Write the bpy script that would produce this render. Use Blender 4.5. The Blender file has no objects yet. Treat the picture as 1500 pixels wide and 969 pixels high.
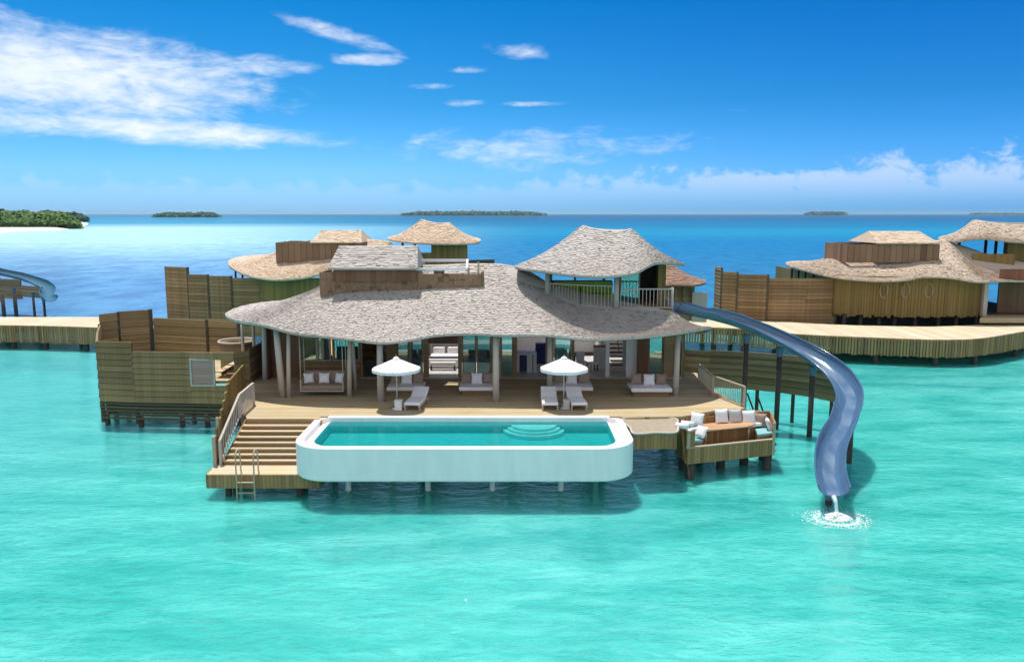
import bpy, math, random
from mathutils import Vector, Matrix, noise as mnoise
R = math.radians
random.seed(11)
S = bpy.context.scene
COL = S.collection

# ------------------------------------------------------------------ camera
CAM_H, LENS, PITCH = 11.0, 28.0, math.atan(171.5/(1500*28/36))
cd = bpy.data.cameras.new('camera'); cam = bpy.data.objects.new('camera', cd); COL.objects.link(cam)
cd.lens = LENS; cd.sensor_width = 36; cd.clip_start = .5; cd.clip_end = 90000
cam.location = (0, 0, CAM_H); cam.rotation_euler = (math.pi/2-PITCH, 0, 0)
S.camera = cam
FPX = 1500*LENS/36
def P(px, py, D=None, z=None):
    """survey point seen at a photo pixel, at ground distance D or at height z (metres)"""
    b = (484.5-py)/FPX
    dx = (px-750)/FPX; dy = math.cos(PITCH)+b*math.sin(PITCH); dz = -math.sin(PITCH)+b*math.cos(PITCH)
    t = D/dy if D is not None else (z-CAM_H)/dz
    return Vector((dx*t, dy*t, CAM_H+dz*t))
def AE(px, py):
    v = P(px, py, D=100.)-Vector((0, 0, CAM_H)); v.normalize()
    return math.atan2(v.x, v.y), math.asin(v.z)

# ------------------------------------------------------------------ light
SUN_DIR = Vector((0.13, -0.24, -1)).normalized()          # direction light travels
SUN_EL = math.asin(-SUN_DIR.z); SUN_AZ = math.atan2(-SUN_DIR.x, -SUN_DIR.y)
sl = bpy.data.lights.new('sun', 'SUN'); sl.energy = 4.3; sl.angle = R(.55); sl.color = (1, .955, .89)
so = bpy.data.objects.new('sun', sl); COL.objects.link(so)
so.rotation_euler = SUN_DIR.to_track_quat('-Z', 'Y').to_euler()
S.view_settings.view_transform = 'Standard'; S.view_settings.look = 'None'
S.view_settings.exposure = 0.2; S.view_settings.gamma = 1
S.view_settings.use_curve_mapping = False
S.cycles.max_bounces = 8; S.cycles.transparent_max_bounces = 12; S.cycles.caustics_reflective = False
S.cycles.caustics_refractive = False; S.cycles.sample_clamp_indirect = 4

class NT:
    """tiny node-tree helper"""
    def __init__(s, tree): s.t = tree; s.n = tree.nodes; s.l = tree.links
    def new(s, typ, **kw):
        n = s.n.new(typ)
        for k, v in kw.items(): setattr(n, k, v)
        return n
    def put(s, sock, v):
        if isinstance(v, bpy.types.NodeSocket): s.l.new(v, sock)
        elif v is not None:
            try: sock.default_value = v
            except Exception: sock.default_value = tuple(v)+(1,)
    def m(s, op, a, b=None, c=None, clamp=False):
        n = s.new('ShaderNodeMath', operation=op); n.use_clamp = clamp
        s.put(n.inputs[0], a); s.put(n.inputs[1], b); s.put(n.inputs[2], c)
        return n.outputs[0]
    def mr(s, v, a, b, c=0., d=1., smooth=True):
        n = s.new('ShaderNodeMapRange'); n.interpolation_type = 'SMOOTHSTEP' if smooth else 'LINEAR'
        for i, x in enumerate((v, a, b, c, d)): s.put(n.inputs[i], x)
        return n.outputs[0]
    def mix(s, f, a, b, bt='MIX'):
        n = s.new('ShaderNodeMix', data_type='RGBA', blend_type=bt)
        s.put(n.inputs[0], f)
        for i, x in ((6, a), (7, b)):
            s.put(n.inputs[i], x if isinstance(x, bpy.types.NodeSocket) else (tuple(x)+(1,))[:4])
        return n.outputs[2]
    def noise(s, vec, scale, detail=4, rough=.55, dist=0., dim='3D'):
        n = s.new('ShaderNodeTexNoise', noise_dimensions=dim)
        if vec is not None: s.put(n.inputs['Vector'], vec)
        s.put(n.inputs['Scale'], scale); s.put(n.inputs['Detail'], detail); s.put(n.inputs['Roughness'], rough); s.put(n.inputs['Distortion'], dist)
        return n.outputs[0]
    def scale(s, vec, xyz, loc=(0, 0, 0), rot=(0, 0, 0)):
        n = s.new('ShaderNodeMapping'); s.put(n.inputs[0], vec)
        n.inputs['Location'].default_value = loc; n.inputs['Rotation'].default_value = rot; n.inputs['Scale'].default_value = xyz
        return n.outputs[0]
    def xyz(s, vec):
        n = s.new('ShaderNodeSeparateXYZ'); s.put(n.inputs[0], vec); return n.outputs
    def comb(s, x, y, z):
        n = s.new('ShaderNodeCombineXYZ'); s.put(n.inputs[0], x); s.put(n.inputs[1], y); s.put(n.inputs[2], z); return n.outputs[0]
    def ramp(s, v, stops):
        n = s.new('ShaderNodeValToRGB'); s.put(n.inputs[0], v); e = n.color_ramp.elements
        while len(e) < len(stops): e.new(.5)
        for k, (p, c) in zip(e, stops): k.position = p; k.color = tuple(c)+(1,)
        return n.outputs[0]

# ------------------------------------------------------------------ sky
W = bpy.data.worlds.new('World'); S.world = W; W.use_nodes = True
w = NT(W.node_tree); w.n.clear()
sky = w.new('ShaderNodeTexSky', sky_type='NISHITA'); sky.sun_disc = False
sky.sun_elevation = SUN_EL; sky.sun_rotation = SUN_AZ; sky.altitude = 0; sky.air_density = 1.0; sky.dust_density = .25; sky.ozone_density = 3.5
tc = w.new('ShaderNodeTexCoord'); d = w.xyz(tc.outputs['Generated'])
az = w.m('ARCTAN2', d[0], d[1]); el = w.m('ARCSINE', d[2])
hs = w.new('ShaderNodeHueSaturation'); w.put(hs.inputs['Saturation'], 1.15); w.put(hs.inputs['Value'], 1.0); w.l.new(sky.outputs[0], hs.inputs['Color'])
# polarised, deep tropical blue overhead, paler towards the sea horizon and on the left
grad = w.ramp(w.mr(el, 0, .60, smooth=False), [(0, (.36, .80, 1.75)), (.08, (.38, .82, 1.46)), (.22, (.15, .68, 1.05)), (.42, (.02, .60, .95)), (.62, (.3, .65, 1.)), (1, (.85, .92, 1.0))])
skyc = w.mix(1, hs.outputs[0], grad, 'MULTIPLY')
sidef = w.mr(az, -.35, .6, 0, 1)
skyc = w.mix(sidef, skyc, w.mix(1, skyc, (.52, .74, .90), 'MULTIPLY'))
v2 = w.comb(w.m('MULTIPLY', az, 1.), w.m('MULTIPLY', el, 1.), 0.)
n1 = w.noise(w.scale(v2, (7, 26, 1), rot=(0, 0, .06)), 1., 7, .62, .5)
n2 = w.noise(w.scale(v2, (26, 70, 1), loc=(3, 1, 0), rot=(0, 0, .08)), 1., 6, .6, .4)
n12 = w.m('ADD', w.m('MULTIPLY', n1, .62), w.m('MULTIPLY', n2, .38))
def blob(px, py, hw, hh, tilt=0., amp=1.):
    a0, e0 = AE(px, py); sx = 1/FPX
    u = w.m('SUBTRACT', az, a0); v = w.m('SUBTRACT', el, e0)
    c, s_ = math.cos(tilt), math.sin(tilt)
    uu = w.m('ADD', w.m('MULTIPLY', u, c/(hw*sx)), w.m('MULTIPLY', v, s_/(hw*sx)))
    vv = w.m('SUBTRACT', w.m('MULTIPLY', v, c/(hh*sx)), w.m('MULTIPLY', u, s_/(hh*sx)))
    r2 = w.m('ADD', w.m('MULTIPLY', uu, uu), w.m('MULTIPLY', vv, vv))
    return w.m('MULTIPLY', w.m('SUBTRACT', 1., r2, clamp=True), amp)
blobs = [(110, 112, 330, 78, -.02, 1.05), (20, 120, 260, 90, 0, .8), (350, 97, 150, 22, .04, .75), (230, 190, 330, 26, -.03, .95), (40, 34, 150, 20, -.22, .62),
         (495, 50, 125, 17, -.24, .82), (540, 87, 72, 13, .03, .95), (762, 72, 70, 19, -.05, .72), (688, 101, 50, 9, 0, .6), (682, 150, 50, 9, 0, .65),
         (780, 152, 85, 6, -.01, .65), (622, 126, 60, 7, 0, .5), (770, 218, 330, 42, .02, .62), (380, 132, 70, 8, 0, .55), (1080, 162, 45, 5, 0, .25), (300, 172, 40, 5, 0, .5)]
tot = None
for b in blobs:
    x = blob(*b); tot = x if tot is None else w.m('MAXIMUM', tot, x)
dens = w.m('MULTIPLY', w.mr(w.m('ADD', tot, w.m('MULTIPLY', w.m('SUBTRACT', n12, .5), 2.15)), .30, 1.15), w.mr(tot, 0., .3))
# low cumulus bank along the horizon
nc = w.noise(w.scale(v2, (30, 42, 1), loc=(1.3, 0, 0)), 1., 7, .6, .25)
nb = w.noise(w.scale(v2, (8, 3, 1), loc=(5, 2, 0)), 1., 3, .5)
topel = w.m('ADD', w.mr(az, -.1, .52, .036, .066, smooth=False), w.m('MULTIPLY', w.m('SUBTRACT', nb, .5), .05))
hgt = w.m('DIVIDE', w.m('SUBTRACT', el, .012), w.m('SUBTRACT', topel, .008))
cu = w.m('SUBTRACT', w.m('ADD', w.m('MULTIPLY', w.m('SUBTRACT', nc, .5), 2.2), .92), hgt)
cum = w.m('MULTIPLY', w.mr(cu, .0, .5), w.mr(el, .002, .05))
cum = w.m('MULTIPLY', cum, w.mr(az, -.2, .4, .30, .62))
shade = w.mr(cu, .05, .6, 1., .72)
low = w.mix(shade, (.36, .52, .80), (.72, .80, .95))
skyS = w.mix(1, skyc, (.105, .105, .105), 'MULTIPLY')
c1 = w.mix(cum, skyS, low)
cc = w.mix(w.mr(n2, .3, .75), (.80, .88, .97), (.93, .955, 1.))
c2 = w.mix(w.m('MULTIPLY', dens, .86), c1, cc)
# unseen broken cloud deck added behind the camera as white fill for front faces
nd = w.noise(w.scale(tc.outputs['Generated'], (3, 3, 5)), 1., 5, .6)
back = w.m('MULTIPLY', w.mr(d[1], .25, -.35, 0, 1), w.mr(nd, .34, .55))
back = w.m('MULTIPLY', back, w.mr(d[2], -.02, .08))
c2 = w.mix(w.m('MULTIPLY', back, .75), c2, (.98, .93, .90))
bg = w.new('ShaderNodeBackground'); c2 = w.mix(1, c2, (1/.105, 1/.105, 1/.105), 'MULTIPLY'); w.l.new(c2, bg.inputs[0]); bg.inputs[1].default_value = .105
wo = w.new('ShaderNodeOutputWorld'); w.l.new(bg.outputs[0], wo.inputs[0])

# ------------------------------------------------------------------ materials
MATS = {}
def newmat(name):
    m = bpy.data.materials.new(name); m.use_nodes = True; t = NT(m.node_tree); MATS[name] = m
    return m, t, t.n['Principled BSDF']
def objvec(t): return t.new('ShaderNodeTexCoord').outputs['Object']
def plain(name, col, rough=.6, var=.12, nscale=6., metal=0., spec=.5, bump=0., sc=None):
    m, t, b = newmat(name); v = objvec(t)
    if sc: v = t.scale(v, sc)
    n = t.noise(v, nscale, 5); n2_ = t.noise(v, nscale*.23, 3)
    f = t.m('ADD', t.m('MULTIPLY', n, .6), t.m('MULTIPLY', n2_, .4))
    c = t.mix(t.mr(f, .3, .7), [x*(1-var) for x in col], [min(1, x*(1+var)) for x in col])
    t.l.new(c, b.inputs['Base Color']); b.inputs['Roughness'].default_value = rough; b.inputs['Metallic'].default_value = metal
    b.inputs['Specular IOR Level'].default_value = spec
    if bump:
        bp = t.new('ShaderNodeBump'); bp.inputs['Strength'].default_value = bump; bp.inputs['Distance'].default_value = .02
        t.l.new(n, bp.inputs['Height']); t.l.new(bp.outputs[0], b.inputs['Normal'])
    return m
def wood(name, col, plank='Y', width=.14, var=.25, grain=(1.2, 14, 14), gap=.08, rough=.7, gapcol=.35, blot=.25):
    """boards: one tone per board, grain along it, a dark joint between boards"""
    m, t, b = newmat(name); v = objvec(t); s = t.xyz(v)
    ax = {'X': s[0], 'Y': s[1], 'Z': s[2], 'XY': t.m('ADD', t.m('MULTIPLY', s[0], .8), t.m('MULTIPLY', s[1], .6))}[plank]
    q = t.m('DIVIDE', ax, width); fl = t.m('FLOOR', q); fr = t.m('FRACT', q)
    wn = t.new('ShaderNodeTexWhiteNoise', noise_dimensions='1D'); t.l.new(fl, wn.inputs['W'])
    g = t.noise(t.scale(v, grain), 1., 5, .6)
    bl = t.noise(v, .7, 4, .6)
    val = t.m('ADD', 1., t.m('ADD', t.m('MULTIPLY', t.m('SUBTRACT', wn.outputs[0], .5), var*1.6), t.m('ADD', t.m('MULTIPLY', t.m('SUBTRACT', g, .5), var*1.5), t.m('MULTIPLY', t.m('SUBTRACT', bl, .5), blot*2))))
    at = t.new('ShaderNodeAttribute', attribute_name='tint'); val = t.m('MULTIPLY', val, t.mr(at.outputs['Fac'], 0, 1, .78, 1.22, smooth=False))
    gp = t.m('LESS_THAN', fr, gap)
    val = t.m('MULTIPLY', val, t.m('SUBTRACT', 1., t.m('MULTIPLY', gp, 1-gapcol)))
    hue = t.mix(t.mr(bl, .35, .65), col, (col[0]*.92, col[1]*.97, col[2]*1.12))
    c = t.mix(1., hue, t.comb(val, val, val), 'MULTIPLY')
    t.l.new(c, b.inputs['Base Color']); b.inputs['Roughness'].default_value = rough; b.inputs['Specular IOR Level'].default_value = .3
    bp = t.new('ShaderNodeBump'); bp.inputs['Strength'].default_value = .35; bp.inputs['Distance'].default_value = .01
    t.l.new(t.m('SUBTRACT', g, gp), bp.inputs['Height']); t.l.new(bp.outputs[0], b.inputs['Normal'])
    return m
def shingle(name, cA, cB, dark, rough=.85, moss=0.):
    """weathered shingles: a tone per shingle (face attribute) plus fine streaks"""
    m, t, b = newmat(name); v = objvec(t)
    at = t.new('ShaderNodeAttribute', attribute_name='tint'); f = at.outputs['Fac']
    n = t.noise(v, 9., 4, .6); big = t.noise(v, .35, 4, .6)
    mixf = t.m('ADD', t.m('MULTIPLY', f, .6), t.m('ADD', t.m('MULTIPLY', t.m('SUBTRACT', n, .5), .6), t.m('MULTIPLY', t.m('SUBTRACT', big, .4), .9)), clamp=True)
    c = t.mix(mixf, cA, cB)
    c = t.mix(t.m('MULTIPLY', t.m('LESS_THAN', f, .10), .6), c, dark)
    t.l.new(c, b.inputs['Base Color']); b.inputs['Roughness'].default_value = rough; b.inputs['Specular IOR Level'].default_value = .2
    bp = t.new('ShaderNodeBump'); bp.inputs['Strength'].default_value = .5; bp.inputs['Distance'].default_value = .02
    t.l.new(n, bp.inputs['Height']); t.l.new(bp.outputs[0], b.inputs['Normal'])
    return m
shingle('shingle_grey', (.415, .37, .325), (.59, .545, .50), (.27, .23, .195))
shingle('shingle_brown', (.235, .135, .08), (.34, .215, .135), (.13, .075, .045))
shingle('shingle_tan', (.58, .445, .31), (.74, .615, .47), (.38, .26, .17))
shingle('shingle_taupe', (.48, .385, .285), (.68, .575, .46), (.26, .18, .14))
shingle('shingle_umber', (.26, .16, .11), (.36, .24, .17), (.15, .09, .06))
wood('deck_boards', (.49, .38, .205), 'Y', .145, .22, (.8, 20, 20), .08, .75, .5, .24)
wood('walk_boards', (.62, .505, .32), 'X', .2, .16, (20, .8, 20), .05, .8, .7, .2)
wood('step_boards', (.58, .46, .28), 'Y', .14, .14, (.8, 20, 20), .05, .75, .6, .12)
wood('fascia_boards', (.35, .195, .08), 'XY', .12, .30, (14, 14, 1.2), .09, .8, .45, .2)
wood('fence_boards', (.31, .185, .08), 'XY', .16, .12, (1.5, 1.5, 16), .04, .85, .6, .28)
wood('fence_inner', (.29, .215, .10), 'Z', .18, .24, (1.2, 1.2, 14), .06, .85, .5, .25)
wood('fence_dark', (.12, .09, .05), 'Z', .16, .25, (1.2, 1.2, 14), .06, .85, .5, .25)
wood('olive_boards', (.27, .175, .055), 'XY', .17, .22, (12, 12, .8), .05, .85, .65, .22)
wood('red_boards', (.20, .095, .05), 'XY', .2, .22, (12, 12, 1.2), .05, .7, .6, .2)
wood('cabin_wood', (.27, .155, .07), 'Z', .18, .25, (1.2, 1.2, 14), .05, .7, .5, .2)
wood('frame_wood', (.33, .21, .11), 'Z', .9, .2, (8, 8, 1), .0, .6, 1, .2)
wood('pale_post', (.54, .46, .37), 'Z', 3., .16, (10, 10, .9), 0., .8, 1, .22)
wood('rail_wood', (.46, .37, .25), 'Z', 2., .2, (10, 10, 1), 0., .8, 1, .2)
wood('table_wood', (.55, .33, .17), 'Y', .16, .18, (1, 16, 16), .04, .5, .6, .1)
wood('shutter_wood', (.50, .29, .23), 'Z', .11, .16, (1, 1, 14), .12, .8, .55, .15)
wood('dark_pile', (.075, .06, .045), 'Z', 2., .3, (10, 10, 1), 0., .8, 1, .3)
plain('white_render', (.87, .845, .835), .55, .05, 2.5, bump=.08, sc=(1.6, 1.6, .25))
plain('white_cloth', (.85, .83, .82), .9, .05, 9.)
plain('parasol_cloth', (.84, .84, .83), .9, .03, 4.)
plain('brown_cloth', (.33, .24, .185), .9, .1, 14.)
plain('grey_cloth', (.55, .52, .50), .9, .08, 14.)
plain('aqua_cloth', (.22, .45, .47), .9, .1, 10.)
plain('green_cloth', (.30, .50, .07), .9, .25, 3.)
plain('navy_paint', (.008, .015, .17), .35, .2, 3.)
plain('dark_cloth', (.03, .035, .06), .8, .2, 8.)
plain('inner_wall', (.86, .81, .76), .8, .06, 1.5)
plain('inner_dark', (.06, .05, .045), .8, .2, 1.5)  # near-black standing in for shade in gaps, openings and below floors
plain('stone_floor', (.58, .57, .55), .25, .08, 2.)
plain('art_print', (.42, .33, .30), .7, .35, 3.)
plain('steel', (.62, .62, .6), .3, .05, 8., metal=.9)
plain('sand', (.80, .74, .62), .9, .08, .05)
plain('pool_tile', (.16, .56, .58), .4, .12, 5.)
plain('net_cord', (.33, .28, .20), .9, .15, 20.)
m, t, b = newmat('lamp_glow'); b.inputs['Base Color'].default_value = (.8, .6, .35, 1); b.inputs['Emission Color'].default_value = (1, .55, .22, 1); b.inputs['Emission Strength'].default_value = .9
# slide: gel-coated fibreglass with wear streaks
m, t, b = newmat('slide_shell'); v = objvec(t)
n = t.noise(t.scale(v, (2, 2, 2)), 1.2, 4)
t.l.new(t.mix(t.mr(n, .35, .7), (.065, .135, .225), (.075, .15, .245)), b.inputs['Base Color']); b.inputs['Roughness'].default_value = .2; b.inputs['Coat Weight'].default_value = .8; b.inputs['Coat Roughness'].default_value = .1
m, t, b = newmat('slide_outer'); v = objvec(t)
n = t.noise(v, 1.5, 5)
t.l.new(t.mix(t.mr(n, .3, .7), (.09, .15, .23), (.13, .20, .29)), b.inputs['Base Color']); b.inputs['Roughness'].default_value = .45
m, t, b = newmat('slide_teal'); v = objvec(t)
t.l.new(t.mix(t.noise(v, 1.), (.04, .13, .19), (.07, .18, .24)), b.inputs['Base Color']); b.inputs['Roughness'].default_value = .4
# window glass: tinted, reflective; the lagoon's reflected teal is also put into its colour
def glassmat(name, tint, body, refl):
    m, t, b = newmat(name); t.n.remove(b); v = objvec(t)
    nz = t.noise(v, .8, 2); bp = t.new('ShaderNodeBump'); bp.inputs['Strength'].default_value = .02; t.l.new(nz, bp.inputs['Height'])
    tr = t.new('ShaderNodeBsdfTransparent'); t.put(tr.inputs[0], tint)
    gl = t.new('ShaderNodeBsdfGlossy'); gl.inputs['Roughness'].default_value = .03; t.put(gl.inputs[0], (.75, .95, .92)); t.l.new(bp.outputs[0], gl.inputs['Normal'])
    df = t.new('ShaderNodeBsdfDiffuse'); t.put(df.inputs[0], body)
    m1 = t.new('ShaderNodeMixShader'); m1.inputs[0].default_value = .35; t.l.new(tr.outputs[0], m1.inputs[1]); t.l.new(df.outputs[0], m1.inputs[2])
    m2 = t.new('ShaderNodeMixShader'); m2.inputs[0].default_value = refl; t.l.new(m1.outputs[0], m2.inputs[1]); t.l.new(gl.outputs[0], m2.inputs[2])
    t.l.new(m2.outputs[0], t.n['Material Output'].inputs[0])
    return m
glassmat('glass_teal', (.35, .7, .68), (.01, .22, .22), .38)
glassmat('glass_grey', (.5, .65, .65), (.04, .10, .11), .22)
glassmat('glass_clear', (.8, .88, .9), (.1, .2, .25), .12)

# lagoon and open sea: clear over pale sand by the villa, a reef edge, then deep blue with sandbanks
m, t, b = newmat('sea_water'); t.n.remove(b); v = objvec(t); s = t.xyz(v)
big = t.noise(t.scale(v, (.02, .05, 1)), 1., 4, .6)
Yd = t.m('ADD', s[1], t.m('MULTIPLY', t.m('SUBTRACT', big, .5), 26.))
lg = t.m('LOGARITHM', t.m('MAXIMUM', Yd, 4.), 2.)
band = t.noise(t.scale(t.comb(t.m('DIVIDE', s[0], t.m('MAXIMUM', s[1], 10.)), lg, 0.), (1.3, 7., 1)), 1., 4, .55)
lgn = t.m('ADD', lg, t.m('MULTIPLY', t.m('SUBTRACT', band, .5), .9))
sea = t.ramp(t.mr(lgn, 6., 12., smooth=False), [(0., (.02, .21, .36)), (.20, (.012, .16, .34)), (.38, (.008, .165, .36)), (.50, (.010, .23, .39)), (.58, (.008, .17, .33)), (.75, (.005, .11, .25)), (1., (.006, .09, .20))])
side = t.mr(t.m('DIVIDE', s[0], t.m('MAXIMUM', s[1], 10.)), -.46, .06, 1., 0.)
bank = t.ramp(t.mr(lgn, 6., 12., smooth=False), [(0., (.09, .26, .48)), (.17, (.11, .27, .50)), (.28, (.22, .42, .60)), (.38, (.40, .64, .72)), (.55, (.42, .66, .74)), (.63, (.06, .30, .46)), (1., (.02, .17, .32))])
sea = t.mix(t.m('MULTIPLY', side, .95), sea, bank)
chop = t.noise(t.scale(v, (.22, .10, 1), rot=(0, 0, .1)), 1., 5, .7, .4)
cl = t.mr(chop, .3, .7, .72, 1.3); sea = t.mix(t.mr(lg, 6.5, 9.5, 1., .25), sea, t.mix(1, sea, t.comb(cl, cl, t.m('ADD', t.m('MULTIPLY', cl, .6), .4)), 'MULTIPLY'))  # wave light and dark mixed into the far sea colour
reef = t.mr(t.m('ADD', Yd, t.m('MULTIPLY', t.m('ABSOLUTE', s[0]), -.0)), 64., 76., 0., 1.)
st = t.noise(t.scale(v, (.16, .5, 1), rot=(0, 0, .25)), 1., 5, .6, .6)
pat = t.noise(t.scale(v, (.045, .07, 1)), 1., 3, .5)
shal = t.mix(t.mr(st, .3, .7), (.042, .49, .435), (.125, .685, .605))  # wave and caustic streaks put into the lagoon colour
rip = t.noise(t.scale(v, (.8, 2.3, 1), rot=(0, 0, .25)), 1., 6, .68, 1.2)
shal = t.mix(t.mr(rip, .40, .60), t.mix(1, shal, (.70, .87, .87), 'MULTIPLY'), shal)  # ripple light and dark painted into the colour beside the bump
shal = t.mix(t.mr(pat, .35, .7), shal, t.mix(1, shal, (1.5, 1.1, 1.12), 'MULTIPLY'))
shal = t.mix(t.mr(s[0], -10., -30., 0, .6), shal, (.14, .60, .64))
body = t.mix(reef, shal, sea)
df = t.new('ShaderNodeBsdfPrincipled'); df.subsurface_method = 'BURLEY'; t.l.new(body, df.inputs['Base Color']); df.inputs['Roughness'].default_value = 1; df.inputs['Specular IOR Level'].default_value = 0
t.l.new(t.m('SUBTRACT', 1., reef), df.inputs['Subsurface Weight']); df.inputs['Subsurface Radius'].default_value = (.7, 1., 1.); df.inputs['Subsurface Scale'].default_value = .7
tr = t.new('ShaderNodeBsdfTransparent'); t.put(tr.inputs[0], (.30, .90, .85))
near = t.mr(reef, 0., 1., .68, 1., smooth=False)
mx = t.new('ShaderNodeMixShader'); t.l.new(near, mx.inputs[0]); t.l.new(tr.outputs[0], mx.inputs[1]); t.l.new(df.outputs[0], mx.inputs[2])
wa = t.noise(t.scale(v, (.55, 1.5, 1), rot=(0, 0, .22)), 1., 5, .62, .8)
wb = t.noise(t.scale(v, (1.9, 3.8, 1), rot=(0, 0, -.35)), 1., 4, .6, .5)
h = t.m('ADD', t.m('MULTIPLY', wa, .8), t.m('ADD', t.m('MULTIPLY', wb, .46), t.m('MULTIPLY', t.noise(t.scale(v, (4.5, 8., 1), rot=(0, 0, .15)), 1., 3, .6, .3), .16)))
bp = t.new('ShaderNodeBump'); bp.inputs['Strength'].default_value = .8; bp.inputs['Distance'].default_value = .22; t.l.new(h, bp.inputs['Height'])
gl = t.new('ShaderNodeBsdfGlossy'); gl.inputs['Roughness'].default_value = .045; t.l.new(bp.outputs[0], gl.inputs['Normal'])
fr = t.new('ShaderNodeFresnel'); fr.inputs['IOR'].default_value = 1.33; t.l.new(bp.outputs[0], fr.inputs['Normal'])
fac = t.m('MULTIPLY', fr.outputs[0], t.mr(s[1], 60., 300., .75, .30))
ms = t.new('ShaderNodeMixShader'); t.l.new(fac, ms.inputs[0]); t.l.new(mx.outputs[0], ms.inputs[1]); t.l.new(gl.outputs[0], ms.inputs[2])
t.l.new(ms.outputs[0], t.n['Material Output'].inputs[0])
# seabed sand
m, t, b = newmat('seabed_sand'); v = objvec(t)
n = t.noise(t.scale(v, (.25, .4, 1)), 1., 5, .6)
t.l.new(t.mix(t.mr(n, .3, .7), (.62, .58, .50), (.82, .79, .70)), b.inputs['Base Color']); b.inputs['Roughness'].default_value = 1
# pool water
m, t, b = newmat('pool_water'); t.n.remove(b); v = objvec(t)
wv = t.noise(t.scale(v, (1.5, 3, 1)), 1.5, 3)
bp = t.new('ShaderNodeBump'); bp.inputs['Strength'].default_value = .12; bp.inputs['Distance'].default_value = .05; t.l.new(wv, bp.inputs['Height'])
tr = t.new('ShaderNodeBsdfTransparent'); t.put(tr.inputs[0], (.36, .86, .84))
df = t.new('ShaderNodeBsdfDiffuse'); t.put(df.inputs[0], (.015, .36, .37))
mx = t.new('ShaderNodeMixShader'); mx.inputs[0].default_value = .25; t.l.new(tr.outputs[0], mx.inputs[1]); t.l.new(df.outputs[0], mx.inputs[2])
gl = t.new('ShaderNodeBsdfGlossy'); gl.inputs['Roughness'].default_value = .02; t.l.new(bp.outputs[0], gl.inputs['Normal'])
fr = t.new('ShaderNodeFresnel'); fr.inputs['IOR'].default_value = 1.33; t.l.new(bp.outputs[0], fr.inputs['Normal'])
ms = t.new('ShaderNodeMixShader'); t.l.new(t.m('MULTIPLY', fr.outputs[0], .6), ms.inputs[0]); t.l.new(mx.outputs[0], ms.inputs[1]); t.l.new(gl.outputs[0], ms.inputs[2])
t.l.new(ms.outputs[0], t.n['Material Output'].inputs[0])
# foam
m, t, b = newmat('foam'); b.inputs['Base Color'].default_value = (.86, .93, .93, 1); b.inputs['Roughness'].default_value = .5
m, t, b = newmat('water_film'); v = objvec(t); nn = t.noise(t.scale(v, (2.5, .7, .7)), 1., 2, .4)
b.inputs['Base Color'].default_value = (.60, .70, .82, 1); b.inputs['Roughness'].default_value = .16; t.l.new(t.mr(nn, .30, .70, .02, .22), b.inputs['Alpha'])
bp = t.new('ShaderNodeBump'); bp.inputs['Strength'].default_value = .4; bp.inputs['Distance'].default_value = .03; t.l.new(nn, bp.inputs['Height']); t.l.new(bp.outputs[0], b.inputs['Normal'])
m, t, b = newmat('falling_water'); b.inputs['Base Color'].default_value = (.75, .87, .9, 1); b.inputs['Roughness'].default_value = .15; b.inputs['Alpha'].default_value = .8
# foliage
def leafmat(name, a, bcol):
    m, t, b = newmat(name); v = objvec(t)
    at = t.new('ShaderNodeAttribute', attribute_name='tint')
    t.l.new(t.mix(at.outputs['Fac'], a, bcol), b.inputs['Base Color']); b.inputs['Roughness'].default_value = .7; b.inputs['Specular IOR Level'].default_value = .2
leafmat('foliage', (.035, .095, .02), (.14, .235, .045))
leafmat('far_foliage', (.02, .075, .035), (.045, .11, .05))
leafmat('hazy_foliage', (.09, .19, .28), (.11, .21, .30))

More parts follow.
